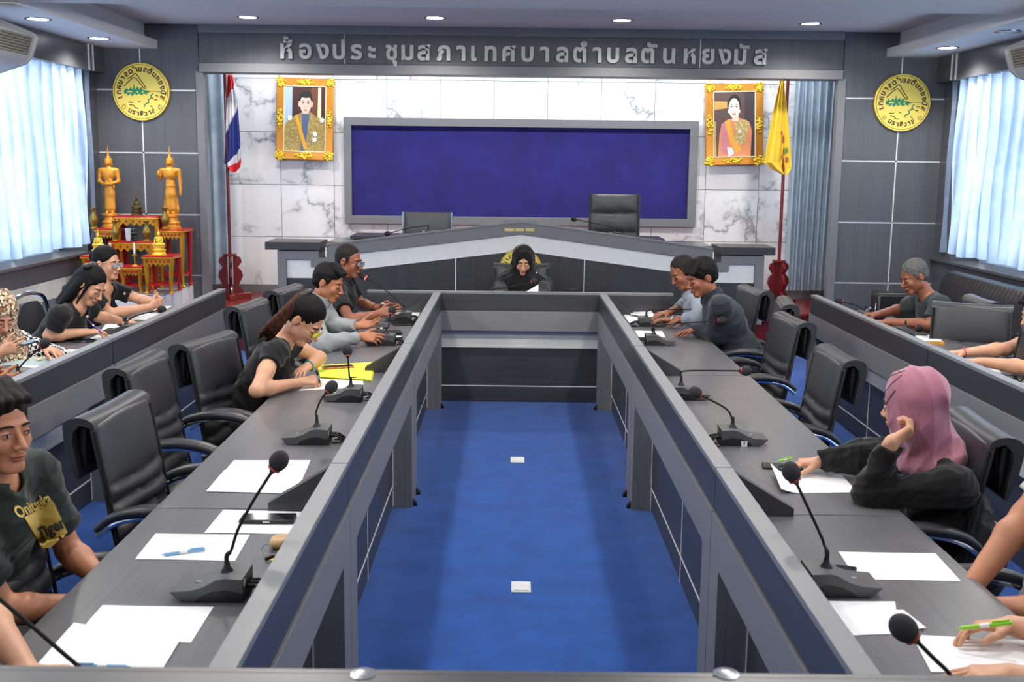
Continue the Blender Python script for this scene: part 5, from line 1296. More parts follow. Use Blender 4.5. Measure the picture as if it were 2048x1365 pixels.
b = Vector((.52, 9.05, HT)); mic('microphone with only its red ring showing above the far desk', b, P(1146, 587, y=9.0), [P(1146, 600, y=9.03)], 0)
b = P(1127 - 270, 470, y=10.98); mic('microphone on the left slope of the presiding bench', Vector((b.x, 10.98, ZST + .80)), P(777, 467, y=10.95), [P(848, 452, y=10.97), P(815, 457, y=10.96)], 2, z0=ZST + .805)
b = P(1228, 472, y=10.98); mic('microphone on the right slope of the presiding bench', Vector((b.x, 10.98, ZST + .80)), P(1150, 439, y=10.95), [P(1219, 453, y=10.97), P(1190, 447, y=10.96)], 2, z0=ZST + .805)

# ================================================================== papers, phones, pens
def sheet(label, quad, n=0, name='paper_sheet', cat='paper', mat='paper', th=.0012, z=HT, curl=None, group=None, grp_n=1):
    q = [P(*p, z=z) for p in quad]; c = sum(q, Vector()) / 4
    t = thing(name, label, cat, (c.x, c.y, z + .0006 + n * .0014), 0, group) if False else None
    def fn(u, v):
        p = q[0].lerp(q[1], u).lerp(q[3].lerp(q[2], u), v) - c
        hz = curl(u, v) if curl else .0004 * sin(5 * u + 3 * v)
        return (p.x, p.y, th + hz)
    mb = MB().grid(fn, 14, 10, th)
    o = mb.build(name, M[mat], None, smooth=60); o.location = (c.x, c.y, z + .0006 + n * .0014)
    return tag(o, label, cat, group)
SG = 'loose white sheets on the desks'
sheet('white sheet beyond the gusset with its corner under another sheet', [(443, 951), (604, 962), (621, 922), (468, 922)], group=SG)
sheet('white sheet lying over another by the slanted end support, left row', [(412, 985), (588, 989), (612, 944), (449, 942)], 1, group=SG)
sheet('white sheet under the black phone', [(409, 1067), (592, 1070), (628, 1026), (447, 1021)], group=SG)
sheet('white sheet with a clear blue pen on it, before the T-shirt man', [(270, 1120), (470, 1123), (500, 1071), (311, 1069)], group=SG)
sheet('white sheet with small printed marks, nearest the big microphone base', [(150, 1276), (382, 1287), (427, 1216), (205, 1212)], group=SG)
sheet('white sheet nearest the bottom left corner, over another', [(62, 1346), (322, 1346), (360, 1284), (148, 1248)], 1, group=SG)
sheet('white sheet the ponytail woman writes on', [(598, 782), (728, 776), (724, 752), (628, 757)], 0, group=SG)
sheet('white sheet before the glasses man, beyond his microphone', [(779, 639), (832, 641), (841, 625), (796, 624)], group=SG)
sheet('white sheet with one edge curled up, under the mauve headscarf woman\'s hand', [(1562, 988), (1716, 986), (1684, 952), (1540, 948)], curl=lambda u, v: .045 * max(0, .22 - u) ** 1.5 * 9 * (.4 + .6 * v), group=SG)
sheet('white sheet between the big microphone base and the bare forearm', [(1713, 1160), (1922, 1164), (1871, 1109), (1677, 1105)], group=SG)
sheet('white sheet with a lifted corner beside the bottom right microphone', [(1706, 1273), (1800, 1269), (1790, 1205), (1656, 1204)], group=SG)
sheet('white sheet folded over beside the bottom right microphone, right part', [(1790, 1268), (1852, 1261), (1806, 1225), (1775, 1222)], 1, curl=lambda u, v: .004 * u, group=SG)
sheet('white sheet under the hand with the green pen', [(1862, 1346), (2070, 1350), (2050, 1283), (1822, 1271)], group=SG)
sheet('white sheet by the elbow side of the navy blazer man', [(1277, 675), (1331, 675), (1324, 663), (1269, 662)], group=SG)
sheet('white sheet flat by the far corner of the right row', [(1258, 646), (1310, 650), (1298, 634), (1240, 622)], group=SG)
sheet('white sheet raised by the pale grey shirt man', [(1262, 634), (1312, 640), (1296, 622), (1250, 612)], 3, curl=lambda u, v: .03 * u * v + .012 * (1 - v), group=SG)
sheet('white sheet below the clasped hands of the woman before the altar', [(284, 622), (330, 620), (344, 613), (300, 614)], group=SG)
sheet('white sheet by the hand with the smartwatch', [(262, 640), (298, 640), (318, 628), (284, 627)], group=SG)
sheet('white sheet the bow-haired woman writes on', [(200, 664), (240, 666), (262, 651), (212, 649)], group=SG)
sheet('printed slip beside the black phone in the outer row', [(176, 680), (204, 682), (230, 666), (206, 664)], group=SG)
sheet('white sheet under spread fingers', [(78, 716), (120, 717), (160, 700), (96, 699)], group=SG)
sheet('white sheet under the microphone stem, outer left row', [(24, 732), (78, 738), (100, 716), (50, 714)], group=SG)
sheet('white sheet before the bracelet arm', [(1972, 746), (2004, 748), (1996, 738), (1966, 737)], group=SG)
sheet('white sheet cut by the right edge of the view', [(2040, 782), (2070, 784), (2064, 768), (2034, 767)], group=SG)
M['pagetan'] = plain('printed_note', '#7f7f80', .8)
a_, b_, c_ = P(1053, 583, y=9.15), P(1077, 583, y=9.15), P(1077, 569, y=9.2)
t = thing('held_sheet', 'white sheet held upright by the black headscarf woman', 'paper', (b_.x, b_.y, b_.z - .12)); o_ = Vector((b_.x, b_.y, b_.z - .12))
mb = MB(); q_ = [a_ - o_ + Vector((-.1, 0, -.08)), Vector((0, 0, 0)), c_ - o_, a_ - o_]; mb.v = [tuple(p) for p in q_] + [tuple(p + Vector((0, .001, 0))) for p in q_]; mb.f = [(0, 1, 2, 3), (7, 6, 5, 4), (0, 4, 5, 1), (1, 5, 6, 2), (2, 6, 7, 3), (3, 7, 4, 0)]; mb.build('page', M['paper'], t, smooth=0)
# pad with orange edge
t0 = P(1856, 681, z=HT)
t = thing('note_pad', 'white pad with an orange-yellow edge on the right outer desk', 'note pad', (t0.x, t0.y, HT))
qs = [P(*p, z=HT) - t0 for p in ((1842, 688), (1886, 689), (1872, 676), (1826, 673))]
MB().prism([(p.x, p.y) for p in qs], .001, .018).build('page_block', M['paper'], t)
MB().prism([(qs[0].x - .004, qs[0].y - .012), (qs[1].x + .004, qs[1].y - .012), (qs[1].x + .004, qs[1].y), (qs[0].x - .004, qs[0].y)], .001, .02).build('orange_cover_edge', plain('orange_card', '#e0a040', .6), t)
# yellow folder
t0 = P(692, 745, z=HT); t = thing('file_folder', 'bright yellow file folder with a magenta inner edge', 'folder', (t0.x, t0.y, HT + .001))
qs = [P(*p, z=HT) - t0 for p in ((640, 758), (742, 764), (750, 728), (634, 735))]
ZM = Vector((0, 0, 0))
MB().prism([(p.x, p.y) for p in qs], .008, .0105).build('top_cover', plain('yellow_card', '#e3ea3c', .6), t)
MB().prism([(p.x * .96 + .004, p.y * .96) for p in qs], .003, .0079).build('page_block', plain('magenta_card', '#8e5078', .6), t)
MB().prism([(p.x + .006, p.y - .004) for p in qs], .0, .0025).build('back_cover', plain('yellow_card_b', '#d2da38', .6), t)
MB().lathe([(0, .0107), (.016, .0107)], (qs[1].x - .10, qs[1].y + .06, 0), 20).build('round_emblem', plain('pale_seal', '#c9d3a8', .6), t)
def phone(label, a, b, w=.072, z=HT, th=.009, mat='black', edge=None, name='mobile_phone', zz=.0, cam_=False):
    A, B = P(*a, z=z), P(*b, z=z); d = (B - A); L = d.length; c = (A + B) / 2
    t = thing(name, label, 'phone' if name == 'mobile_phone' else name.replace('_', ' '), (c.x, c.y, z + zz), atan2(d.y, d.x))
    MB().box(-L / 2, L / 2, -w / 2, w / 2, 0, th).build('case', edge or M['black'], t, .0035)
    MB().box(-L / 2 + .004, L / 2 - .004, -w / 2 + .004, w / 2 - .004, th, th + .0006).build('screen', M[mat] if isinstance(mat, str) else mat, t)
    MB().box(-.01, .012, -w / 2 - .0012, -w / 2, th * .3, th * .7).build('side_button', M['steel'], t)
    return t
DARKGLASS = plain('dark_glass', '#0b0b0d', .08, spec=.8)
phone('black phone lying on a white sheet by the slanted end support', (482, 1043), (590, 1043), .078, mat=DARKGLASS, zz=.0035, th=.012)
phone('phone in an orange case on the yellow folder', (646, 742), (706, 738), .07, mat=DARKGLASS, edge=plain('orange_case', '#b5763a', .4), zz=.0125)
phone('black phone under the hand of the mauve headscarf woman', (1524, 934), (1606, 938), .075, mat=DARKGLASS)
phone('dark phone tucked behind the microphone base by the sheet, right row', (1668, 1142), (1712, 1148), .07, mat=DARKGLASS)
phone('black phone in front of the bow-haired woman', (147, 684), (190, 683), .075, mat=DARKGLASS, th=.012)
phone('black tablet beside the glasses man\'s microphone base', (786, 650), (838, 648), .16, mat=DARKGLASS, name='tablet')
phone('closed dark notebook before the grey shirt man', (752, 668), (803, 667), .12, mat='blackm', name='notebook', th=.014)
phone('dark phone with a pale edge beside the grey shirt man\'s microphone', (784, 677), (804, 676), .05, mat='paper')
phone('dark keys pouch by the right row parapet near the blazer man', (1273, 679), (1293, 679), .05, mat='blackm', name='key_pouch')
def pen(label, a, b, mat, r=.005, z=HT, zz=.004, name='pen', tip=None):
    A = P(*a, z=z) if len(a) == 2 else Vector(a); B = P(*b, z=z) if len(b) == 2 else Vector(b); d = B - A; L = d.length; c = (A + B) / 2
    t = thing(name, label, 'pen', (c.x, c.y, c.z + zz)); q = d.to_track_quat('X', 'Z'); t.rotation_euler = q.to_euler()
    MB().tube([(-L / 2 + .012, 0, 0), (L / 2, 0, 0)], r, 10).build('barrel', mat, t)
    MB().tube([(-L / 2, 0, 0), (-L / 2 + .012, 0, 0)], [.0008, r * .8], 10).build('tip', tip or mat, t)
    MB().box(L / 2 - .045, L / 2 - .004, -.0015, .0015, r, r + .003).build('clip', mat, t)
    MB().tube([(-.01, 0, 0), (.012, 0, 0)], r * 1.06, 10).build('band', M['paper'], t)
    return t
CB = plain('clear_blue_plastic', '#7fb2dd', .25)
pen('clear blue pen lying on a sheet before the T-shirt man', (322, 1116), (410, 1104), CB, zz=.008)
pen('clear blue pen on the sheet at the bottom left corner', (262, 1342), (150, 1340), CB, zz=.009)
GR = plain('lime_green_plastic', '#8fd42a', .3)
a_, b_ = P(1913, 1258, z=.803), P(2024, 1246, z=.835)
pen('bright green pen held in the hand at the bottom right', a_, b_, GR, .0055, zz=0)
pen('green pen under the fingers of the mauve headscarf woman', (1556, 934), (1582, 928), GR, zz=.022)
pen('purple pen in the hand of the bow-haired woman', P(205, 668, z=.80), P(170, 636, z=.88), plain('purple_plastic', '#5a3f9c', .3), zz=0)
pen('white pen held by the glasses man', P(776, 612, z=.87), P(764, 607, z=.90), M['paper'], zz=0)
pen('pale blue pen in the hand of the grey-haired man', P(1727, 627, z=.81), P(1741, 616, z=.87), plain('pale_blue_plastic', '#9cc0dc', .3), zz=0)
pen('black pen in the hand of the ponytail woman', P(640, 766, z=.79), P(632, 741, z=.87), M['black'], zz=0)
pen('black pen before the grey shirt man', (748, 664), (776, 662), M['black'], zz=.02)
pen('light blue pen on the papers of the pale grey shirt man', (1262, 651), (1290, 653), plain('cyan_plastic', '#3f8fc0', .3), zz=.004)
# keyring with wooden tag
t0 = P(548, 1108, z=HT); t = thing('key_ring', 'key ring with a tan wooden tag and small keys near the left parapet', 'keys', (t0.x, t0.y, HT))
q = P(534, 1112, z=HT) - t0; MB().tube([Vector((q.x + .016 * cos(a), q.y + .008 * sin(a), .018 + .015 * sin(a))) for a in [2 * pi * i / 20 for i in range(20)]], .0016, 6, closed=True).build('ring', M['chrome'], t)
q = P(560, 1092, z=HT) - t0; MB().prism([(q.x - .026, q.y - .045), (q.x + .02, q.y - .05), (q.x + .045, q.y - .005), (q.x + .03, q.y + .035), (q.x - .01, q.y + .04), (q.x - .03, q.y + .01)], .002, .03).build('wooden_tag', plain('tan_wood', '#c9a274', .5, var=.15), t, .012)
q = P(545, 1122, z=HT) - t0; MB().tube([q + Vector((-.02, -.01, .006)), q + Vector((.0, .0, .012)), q + Vector((.03, .005, .006))], .006, 6, flat=.5).build('key', M['black'], t)
MB().tube([q + Vector((.0, -.02, .006)), q + Vector((.02, -.01, .01)), q + Vector((.04, -.012, .006))], .006, 8).build('brass_charm', M['gold'], t)
# plastic bag of small sweets, outer left row
t0 = P(72, 728, z=HT); t = thing('plastic_bag', 'clear plastic bag with small pale items before the patterned headscarf', 'bag', (t0.x, t0.y, HT))
bagm = plain('clear_film', '#a9b8b6', .15, alpha=1, spec=.8)
MB().grid(lambda u, v: (-.19 + .38 * u, -.05 + .10 * v + .12 * (u - .5), .004 + .028 * sin(pi * u) * sin(pi * v) + .004 * sin(40 * u) * sin(31 * v)), 24, 12, .004).build('film', bagm, t, smooth=80)
g_ = random.Random(4); mb = MB()
for i in range(26): mb.ball((g_.uniform(-.08, .14), g_.uniform(-.03, .05), .03), .008, 6, 4)
tag(mb.build('sweets', plain('pale_sweets', '#d9d4b8', .5, var=.3), t), kind='stuff')
# phone held by the patterned headscarf woman
phone('black phone held up by the patterned headscarf woman', (44, 692), (70, 684), .045, z=.90, mat=DARKGLASS)

# ================================================================== emblems
def emblem(label, c, r, name='wall_emblem'):
    t = thing(name, label, 'emblem', c); yl = plain('emblem_yellow', '#f6dc62', .35); gd = plain('emblem_gold_rim', '#c9a02c', .3, .4); dk = plain('emblem_brown', '#3b2b12', .5); gn = plain('emblem_green', '#1f8a5a', .45)
    Rx = Matrix.Rotation(pi / 2, 4, 'X')
    MB().lathe([(r * .9, 0), (r, 0), (r, .028), (r * .985, .031)], seg=64).xform(Rx).build('rim', gd, t)
    MB().lathe([(r * .985, .0318), (0, .0322)], seg=64).xform(Rx).build('face', yl, t)
    def ringm(rad, w): return MB().tube([(rad * cos(a), -.0325, rad * sin(a)) for a in [2 * pi * i / 72 for i in range(72)]], w, 6, closed=True)
    ringm(r * .93, r * .008).build('outline_ring', dk, t)
    def arc(s, rad, a0, a1, size, flip=False):
        cl_ = thai_clusters(s); out = []
        for i, ch in enumerate(cl_):
            a = a0 + (a1 - a0) * i / (len(cl_) - 1); me = text_mesh(ch, size, .001, size * .035, align='LEFT')
            if not len(me.vertices): continue
            xs_ = [v.co.x for v in me.vertices]; me.transform(Matrix.Translation((-(min(xs_) + max(xs_)) / 2, -size * .3, 0)))
            rot = (a - pi / 2) if not flip else (a + pi / 2)
            me.transform(Matrix.Rotation(rot, 4, 'Z')); me.transform(Matrix.Translation((rad * cos(a), rad * sin(a), .034))); me.transform(Rx)
            link('letter', me, dk, t)
    arc('เทศบาลตำบลตันหยงมัส', r * .77, radians(195), radians(-15), r * .25)
    arc('นราธิวาส', r * .76, radians(238), radians(302), r * .23, True)
    def line(pts, w, m, nm): MB().tube([(x * r, -.034, z * r) for x, z in smoothpath([(a, b, 0) for a, b in pts], 4) and [(p.x, p.y) for p in smoothpath([(a, b, 0) for a, b in pts], 4)]], w * r, 6).build(nm, m, t)
    line([(-.45, .44), (-.3, .52), (-.17, .62), (-.05, .48), (.05, .32), (.14, .2), (.17, .1)], .014, dk, 'mountain_line')
    line([(-.58, .18), (-.4, .36), (-.22, .48), (-.08, .36), (.03, .22), (.12, .1)], .014, dk, 'mountain_line')
    line([(.15, .02), (.4, .02), (.66, .01)], .008, dk, 'horizon_line')
    isl = [(-.6, .02), (-.5, .12), (-.42, .06), (-.36, .16), (-.28, .08), (-.24, .26), (-.2, .08), (-.12, .18), (-.06, .09), (.02, .16), (.06, .06), (.2, .05), (.32, -.01), (.2, -.04), (.22, -.1), (.1, -.06), (.02, -.12), (-.08, -.06), (-.16, -.12), (-.22, -.06), (-.32, -.16), (-.36, -.06), (-.46, -.14), (-.5, -.06), (-.58, -.08)]
    MB().prism([(x * r, z * r) for x, z in isl], -.0345, -.031, 'y').build('island', gn, t, smooth=0)
    for x in (-.12, .06): MB().ball((x * r, -.0345, -.01 * r), (.03 * r, .0012, .03 * r), 12, 6).build('island_dot', yl, t)
    MB().box(-.48 * r, -.3 * r, -.035, -.034, -.02 * r, .02 * r).build('island_dot', yl, t)
    line([(.42, -.05), (.34, -.14), (.36, -.2), (.24, -.28), (.26, -.36), (.12, -.44), (.1, -.52)], .02, gn, 'stream')
    for pts in ([(-.45, -.36), (-.35, -.37), (-.28, -.36)], [(-.42, -.45), (-.28, -.47), (-.22, -.55), (-.1, -.57)], [(.5, -.12), (.6, -.14)], [(.46, -.26), (.56, -.28)], [(-.1, -.33), (-.04, -.35)], [(.3, -.48), (.38, -.52)], [(.38, -.2), (.43, -.24)]): line(pts, .014, dk, 'shore_line')
    for x in (-.62, .64):
        for i in range(8):
            a = 2 * pi * i / 8; MB().tube([((x + .035 * cos(a)) * r, -.034, (-.52 + .035 * sin(a)) * r), ((x + .09 * cos(a)) * r, -.034, (-.52 + .09 * sin(a)) * r)], .008 * r, 4).build('star_ray', dk, t)
    return t
cL = P(284, 184, y=YP); rL = (P(341, 184, y=YP).x - P(227, 184, y=YP).x) / 2
emblem('round yellow municipal emblem on the left panelled pier above the altar', (cL.x, YP, cL.z), rL)
cR = P(1803, 206, y=YP); rR = (P(1859, 206, y=YP).x - P(1746, 206, y=YP).x) / 2
emblem('round yellow municipal emblem on the right panelled pier', (cR.x, YP, cR.z), rR)
cC = P(1041, 540, y=YQ); emblem('round yellow emblem on the presiding bench behind the black headscarf', (cC.x, YQ + .012, cC.z), .21)

# ================================================================== blue board
t = thing('notice_board', 'wide deep blue felt board in a grey frame on the marble wall', 'board', (0, YB, 0))
a, b = P(687, 236, y=YB - .06), P(1390, 456, y=YB - .06); c_, d_ = P(702, 253, y=YB - .06), P(1374, 441, y=YB - .06)
x0, x1, z0_, z1_ = a.x, b.x, P(1038, 451, y=YB - .06).z, P(1038, 238.5, y=YB - .06).z; ix0, ix1, iz0, iz1 = c_.x, d_.x, P(1038, 435, y=YB - .06).z, P(1038, 255, y=YB - .06).z
for dm in ((x0, x1, iz1, z1_), (x0, x1, z0_, iz0)): boxo('frame_rail', M['cap'], (dm[0], dm[1], -.07, -.01, dm[2], dm[3]), t, .003)
for dm in ((x0, ix0), (ix1, x1)): boxo('frame_stile', M['cap'], (dm[0], dm[1], -.07, -.01, iz0, iz1), t, .003)
boxo('felt_panel', M['felt'], (ix0, ix1, -.03, -.012, iz0, iz1), t)

# ================================================================== portraits
def portrait(label, pc, w, h, woman, tilt=.0):
    Y = YB - .08; c = P(*pc, y=Y); t = thing('framed_portrait', label, 'portrait', (c.x, Y, c.z)); t.rotation_euler = (radians(-4), tilt, 0)
    fw = w * .14
    for s in (-1, 1):
        MB().box(s * w / 2 - (fw if s > 0 else 0), s * w / 2 + (0 if s > 0 else fw), -.03, .01, -h / 2, h / 2).build('frame_stile', M['golda'], t, .008)
        MB().box(-w / 2, w / 2, -.031, .01, s * h / 2 - (fw if s > 0 else 0), s * h / 2 + (0 if s > 0 else fw)).build('frame_rail', M['golda'], t, .008)
        MB().box(s * (w / 2 - fw) - .006, s * (w / 2 - fw) + .006, -.036, -.02, -h / 2 + fw, h / 2 - fw).box(-w / 2 + fw, w / 2 - fw, -.036, -.02, s * (h / 2 - fw) - .006, s * (h / 2 - fw) + .006).build('inner_bead', plain('cream_bead', '#e8d7b4', .4), t, .002)
    g = random.Random(5 + woman)
    for (x, z, sx, sz_) in [(sx * (w / 2 - fw * .5), sz * (h / 2 - fw * .5), 1, 1) for sx in (-1, 1) for sz in (-1, 1)] + [(0, h / 2 - fw * .5, 2, .6), (0, -h / 2 + fw * .5, 2, .6), (w / 2 - fw * .5, 0, .6, 2), (-w / 2 + fw * .5, 0, .6, 2)]:
        mb = MB()
        for i in range(34):
            q = i / 34 * 2 * pi; rr = g.uniform(.15, .98); mb.ball((x + cos(q) * rr * fw * .62 * sx, -.034 - g.uniform(0, .008), z + sin(q) * rr * fw * .62 * sz_), (g.uniform(.008, .019), .011, g.uniform(.008, .019)), 6, 4)
        mb.build('carved_ornament', M['goldo'], t, smooth=60)
    iw, ih = w / 2 - fw, h / 2 - fw; yy0 = -.022
    lay = [0]
    def flat(poly, hx, nm):
        lay[0] += 1; y = yy0 - lay[0] * .0005; MB().prism([(x * iw, z * ih) for x, z in poly], y, y + .0006, 'y').build(nm, plain('print_' + nm, hx, .35) if isinstance(hx, str) else hx, t, smooth=0)
    def oval(cx, cz, rx, rz, n=26, a0=0, a1=2 * pi): return [(cx + rx * cos(a0 + (a1 - a0) * i / n), cz + rz * sin(a0 + (a1 - a0) * i / n)) for i in range(n)]
    def brocade(nm, hx, h2):
        q = NT(nm); v = q.n('TexVoronoi'); v.inputs['Scale'].default_value = 42; q.l(q.coords(), v.inputs['Vector']); q.l(q.ramp(v.outputs['Distance'], [(.1, hexc(h2)), (.55, hexc(hx))]), q.b.inputs['Base Color']); q.b.inputs['Roughness'].default_value = .4; return q.m
    R_ = [(-1, -1), (1, -1), (1, 1), (-1, 1)]
    if not woman:
        flat(R_, '#43211f', 'backdrop'); flat([(-1, -1), (-.62, -1), (-.62, 1), (-1, 1)], '#a9c0d8', 'backdrop_column'); flat([(.6, -.2), (.78, -.2), (.76, 1), (.62, 1)], '#f0e2a8', 'backdrop_column'); flat([(.1, .2), (.58, .0), (.58, .95), (.3, 1)], '#6d3b24', 'backdrop_patch')
        flat([(-.98, -1), (-1, -.25), (-.78, .0), (-.35, .12), (-.1, .24), (.22, .24), (.5, .1), (.85, .0), (1, -.2), (1, -1)], brocade('robe_print', '#9c8442', '#c9b26a'), 'robe')
        flat([(-.16, .26), (.24, .26), (.12, -.4), (.02, -1), (-.2, -1), (-.12, -.3)], '#4d5f86', 'tunic'); flat([(-.5, .1), (-.36, .14), (.14, -.88), (-.02, -.95)], '#e8a52c', 'sash'); flat([(-.14, .16), (.2, .16), (.16, .34), (-.1, .34)], '#d9ab95', 'neck')
        flat(oval(.03, .52, .36, .33), '#1e191c', 'hair'); flat(oval(.03, .46, .27, .29), '#eabfaa', 'face'); flat(oval(-.27, .46, .06, .09), '#e3b29c', 'ear'); flat(oval(.33, .46, .06, .09), '#e3b29c', 'ear')
        flat(oval(.03, .75, .3, .1), '#1e191c', 'hair_front')
        for x in (-.09, .15): flat(oval(x, .5, .05, .014), '#3a2a26', 'eye'); flat(oval(x, .56, .07, .012), '#4a3630', 'eyebrow')
        flat(oval(.03, .28, .08, .02), '#b96f68', 'mouth'); flat(oval(.03, .38, .035, .03), '#dba893', 'nose')
        for (x, z) in ((-.72, .02), (.84, -.02), (.5, -.45), (.48, -.62)): flat([(x + (.16 if i % 2 else .08) * cos(2 * pi * i / 14), z + (.11 if i % 2 else .055) * sin(2 * pi * i / 14)) for i in range(14)], '#f3f1ea', 'star_badge')
    else:
        flat(R_, '#5a4440', 'backdrop'); flat([(-1, .45), (-.35, .5), (-.35, .7), (-1, .72)], '#c59a52', 'backdrop_patch'); flat([(.45, -1), (1, -1), (1, 1), (.5, 1)], '#3c3338', 'backdrop_column'); flat([(-1, -1), (-.86, -1), (-.9, .1), (-1, .1)], '#c9a45a', 'backdrop_column')
        flat([(-.8, -1), (-.72, -.3), (-.62, .0), (-.3, .16), (.25, .2), (.72, .08), (.84, -.2), (.78, -1)], '#d98a5c', 'gown'); flat([(-.62, .02), (-.3, .16), (-.3, -.9), (-.62, -.9)], '#c97c86', 'gown_side')
        flat([(.0, .1), (.55, .14), (.72, .0), (.46, -.64), (-.1, -.52), (.05, -.2)], brocade('shawl_print', '#b59a5a', '#d9cfa8'), 'shawl'); flat([(-.46, .1), (-.22, .16), (-.06, -.35), (.34, -.78), (.1, -.9), (-.28, -.42)], '#f0a83a', 'sash')
        flat([(-.12, .1), (.2, .1), (.2, .32), (-.1, .32)], '#f0cdb8', 'neck'); flat(oval(.0, .62, .3, .3), '#1d191c', 'hair'); flat(oval(-.02, .5, .26, .3), '#f6dccd', 'face')
        for x in (-.14, .1): flat(oval(x, .54, .05, .016), '#3a2a2a', 'eye'); flat(oval(x, .61, .06, .010), '#4a3433', 'eyebrow')
        flat(oval(-.02, .32, .1, .026), '#c9746f', 'mouth'); flat(oval(-.02, .42, .03, .025), '#ecc9b8', 'nose'); flat([(-.36, -.7), (-.1, -.72), (0, -.9), (-.3, -1)], '#d8d8da', 'brooch'); flat([(.25 + (.1 if i % 2 else .05) * cos(2 * pi * i / 12), -.22 + (.08 if i % 2 else .04) * sin(2 * pi * i / 12)) for i in range(12)], '#e9e7e2', 'star_badge')
        for x in (-.29, .24): flat(oval(x, .4, .03, .06), '#e6e4e0', 'earring')
    MB().box(-w / 2 + .01, w / 2 - .01, .0, .02, -h / 2 + .01, h / 2 - .01).build('backing', M['black'], t)
k_ = (P(667, 240, y=YB - .08).x - P(552, 240, y=YB - .08).x)
portrait('gilt-framed portrait of a man in a gold robe, left of the blue board', (610.5, 239), k_, k_ * 1.40, 0, radians(1.2))
portrait('gilt-framed portrait of a woman with an orange sash, right of the blue board', (1468, 249.5), k_, k_ * 1.40, 1, radians(-1.6))

# ================================================================== flags
def flag_stand(t):
    prof = [(.03, .0), (.14, .0), (.12, .05), (.085, .085), (.105, .13), (.135, .19), (.12, .25), (.08, .29), (.10, .31), (.125, .35), (.11, .40), (.06, .42), (.03, .42)]
    for i in range(4):
        mb = MB().prism([(p, q + .06) for p, q in prof], -.012, .012, 'y').xform(Matrix.Rotation(i * pi / 2 + pi / 4 * .4, 4, 'Z')); mb.build('bracket', M['maroon'], t, .003)
        MB().box(.0, .22, -.035, .035, 0, .06).xform(Matrix.Rotation(i * pi / 2 + pi / 4 * .4, 4, 'Z')).build('foot', M['redwood'], t, .004)
    MB().lathe([(.0, .48), (.075, .48), (.075, .5), (0, .5)], seg=20).build('collar_disc', M['redwood'], t)
def flag(label, px, pyb, Y, outline, mats, stripes, name='flag_on_pole'):
    b = P(px, pyb, y=Y); t = thing(name, label, 'flag', (b.x, Y, ZST)); flag_stand(t)
    top = P(px, 120, y=Y).z - ZST
    MB().tube([(0, 0, .06), (0, 0, min(top, ZC - ZST - .1))], .018, 10).build('pole', M['maroon'], t, smooth=60)
    # outline rows: (py, px_left, px_right); cloth hangs in soft folds
    rows = [(P(l, y_, y=Y), P(r_, y_, y=Y)) for y_, l, r_ in outline]; n = len(rows) - 1
    def fn(u, v):
        q = v * n; i = min(int(q), n - 1); f = q - i
        L = rows[i][0].lerp(rows[i + 1][0], f); Rr = rows[i][1].lerp(rows[i + 1][1], f); p = L.lerp(Rr, u)
        return (p.x - b.x, -.035 + .03 * sin(9 * u + 2.2 * v) * (.3 + v) - .012 * sin(23 * u + 3 * v), p.z - ZST)
    NU, NV = 28, 90
    for k, (mname, mt, f0, f1) in enumerate(stripes):
        mb = MB(); idx = {}
        def vid(i, j):
            if (i, j) not in idx: idx[(i, j)] = len(mb.v); mb.v.append(fn(i / NU, j / NV))
            return idx[(i, j)]
        for i in range(NU):
            for j in range(NV):
                u, v = (i + .5) / NU, (j + .5) / NV
                if f0(u) <= v < f1(u): mb.f.append((vid(i, j), vid(i + 1, j), vid(i + 1, j + 1), vid(i, j + 1)))
        if not mb.f: continue
        o = mb.build(mname, mt, t, smooth=80); s = o.modifiers.new('cloth', 'SOLIDIFY'); s.thickness = .002
    return t, fn
def satin(nm, hx): return cloth_mat(nm, hx, .4, sheen=.1, var=.06)
rd, wh, bl = satin('red_flag_cloth', '#cf2436'), satin('white_flag_cloth', '#d9d9de'), satin('blue_flag_cloth', '#27367f')
ol = [(150, 457, 466), (170, 456, 470), (200, 455, 476), (250, 453, 480), (300, 451, 484), (325, 449, 485), (335, 452, 484), (345, 466, 474)]
st_ = [('red_stripe', rd, lambda u: 0, lambda u: .27 - .13 * u), ('white_stripe', wh, lambda u: .27 - .13 * u, lambda u: .48 - .16 * u), ('blue_stripe', bl, lambda u: .48 - .16 * u, lambda u: .78 - .24 * u), ('white_stripe', wh, lambda u: .78 - .24 * u, lambda u: .90 - .24 * u), ('red_stripe', rd, lambda u: .90 - .24 * u, lambda u: 2)]
st_[-1] = ('red_stripe', rd, lambda u: .90 - .24 * u, lambda u: 2)
flag('red, white and blue striped flag on a maroon pole at the left of the marble', 458, 440, 12.34, ol, None, st_)
yw = satin('yellow_flag_cloth', '#efc93c')
t, fn = flag('yellow flag with a small crest on a maroon pole at the right of the marble', 1562, 440, 12.34, [(160, 1559, 1566), (185, 1553, 1569), (220, 1545, 1573), (270, 1536, 1577), (310, 1529, 1580), (325, 1527, 1580), (338, 1542, 1579), (350, 1564, 1570)], None, [('cloth', yw, lambda u: 0, lambda u: 2)])
for (u, v, rr, hx) in ((.72, .46, .05, '#b0552e'), (.82, .54, .045, '#5d8a3c'), (.72, .6, .04, '#c9762e'), (.6, .42, .03, '#b0552e'), (.84, .66, .04, '#b0552e')):
    p = Vector(fn(u, v)) + Vector((0, -.014, 0)); MB().prism([(p.x + rr * (1 if i % 2 else .5) * cos(2 * pi * i / 12) * .6, p.z + rr * (1 if i % 2 else .5) * sin(2 * pi * i / 12)) for i in range(12)], p.y, p.y + .004, 'y').build('crest_patch', plain('crest_' + hx[1:], hx, .6), t, smooth=0)

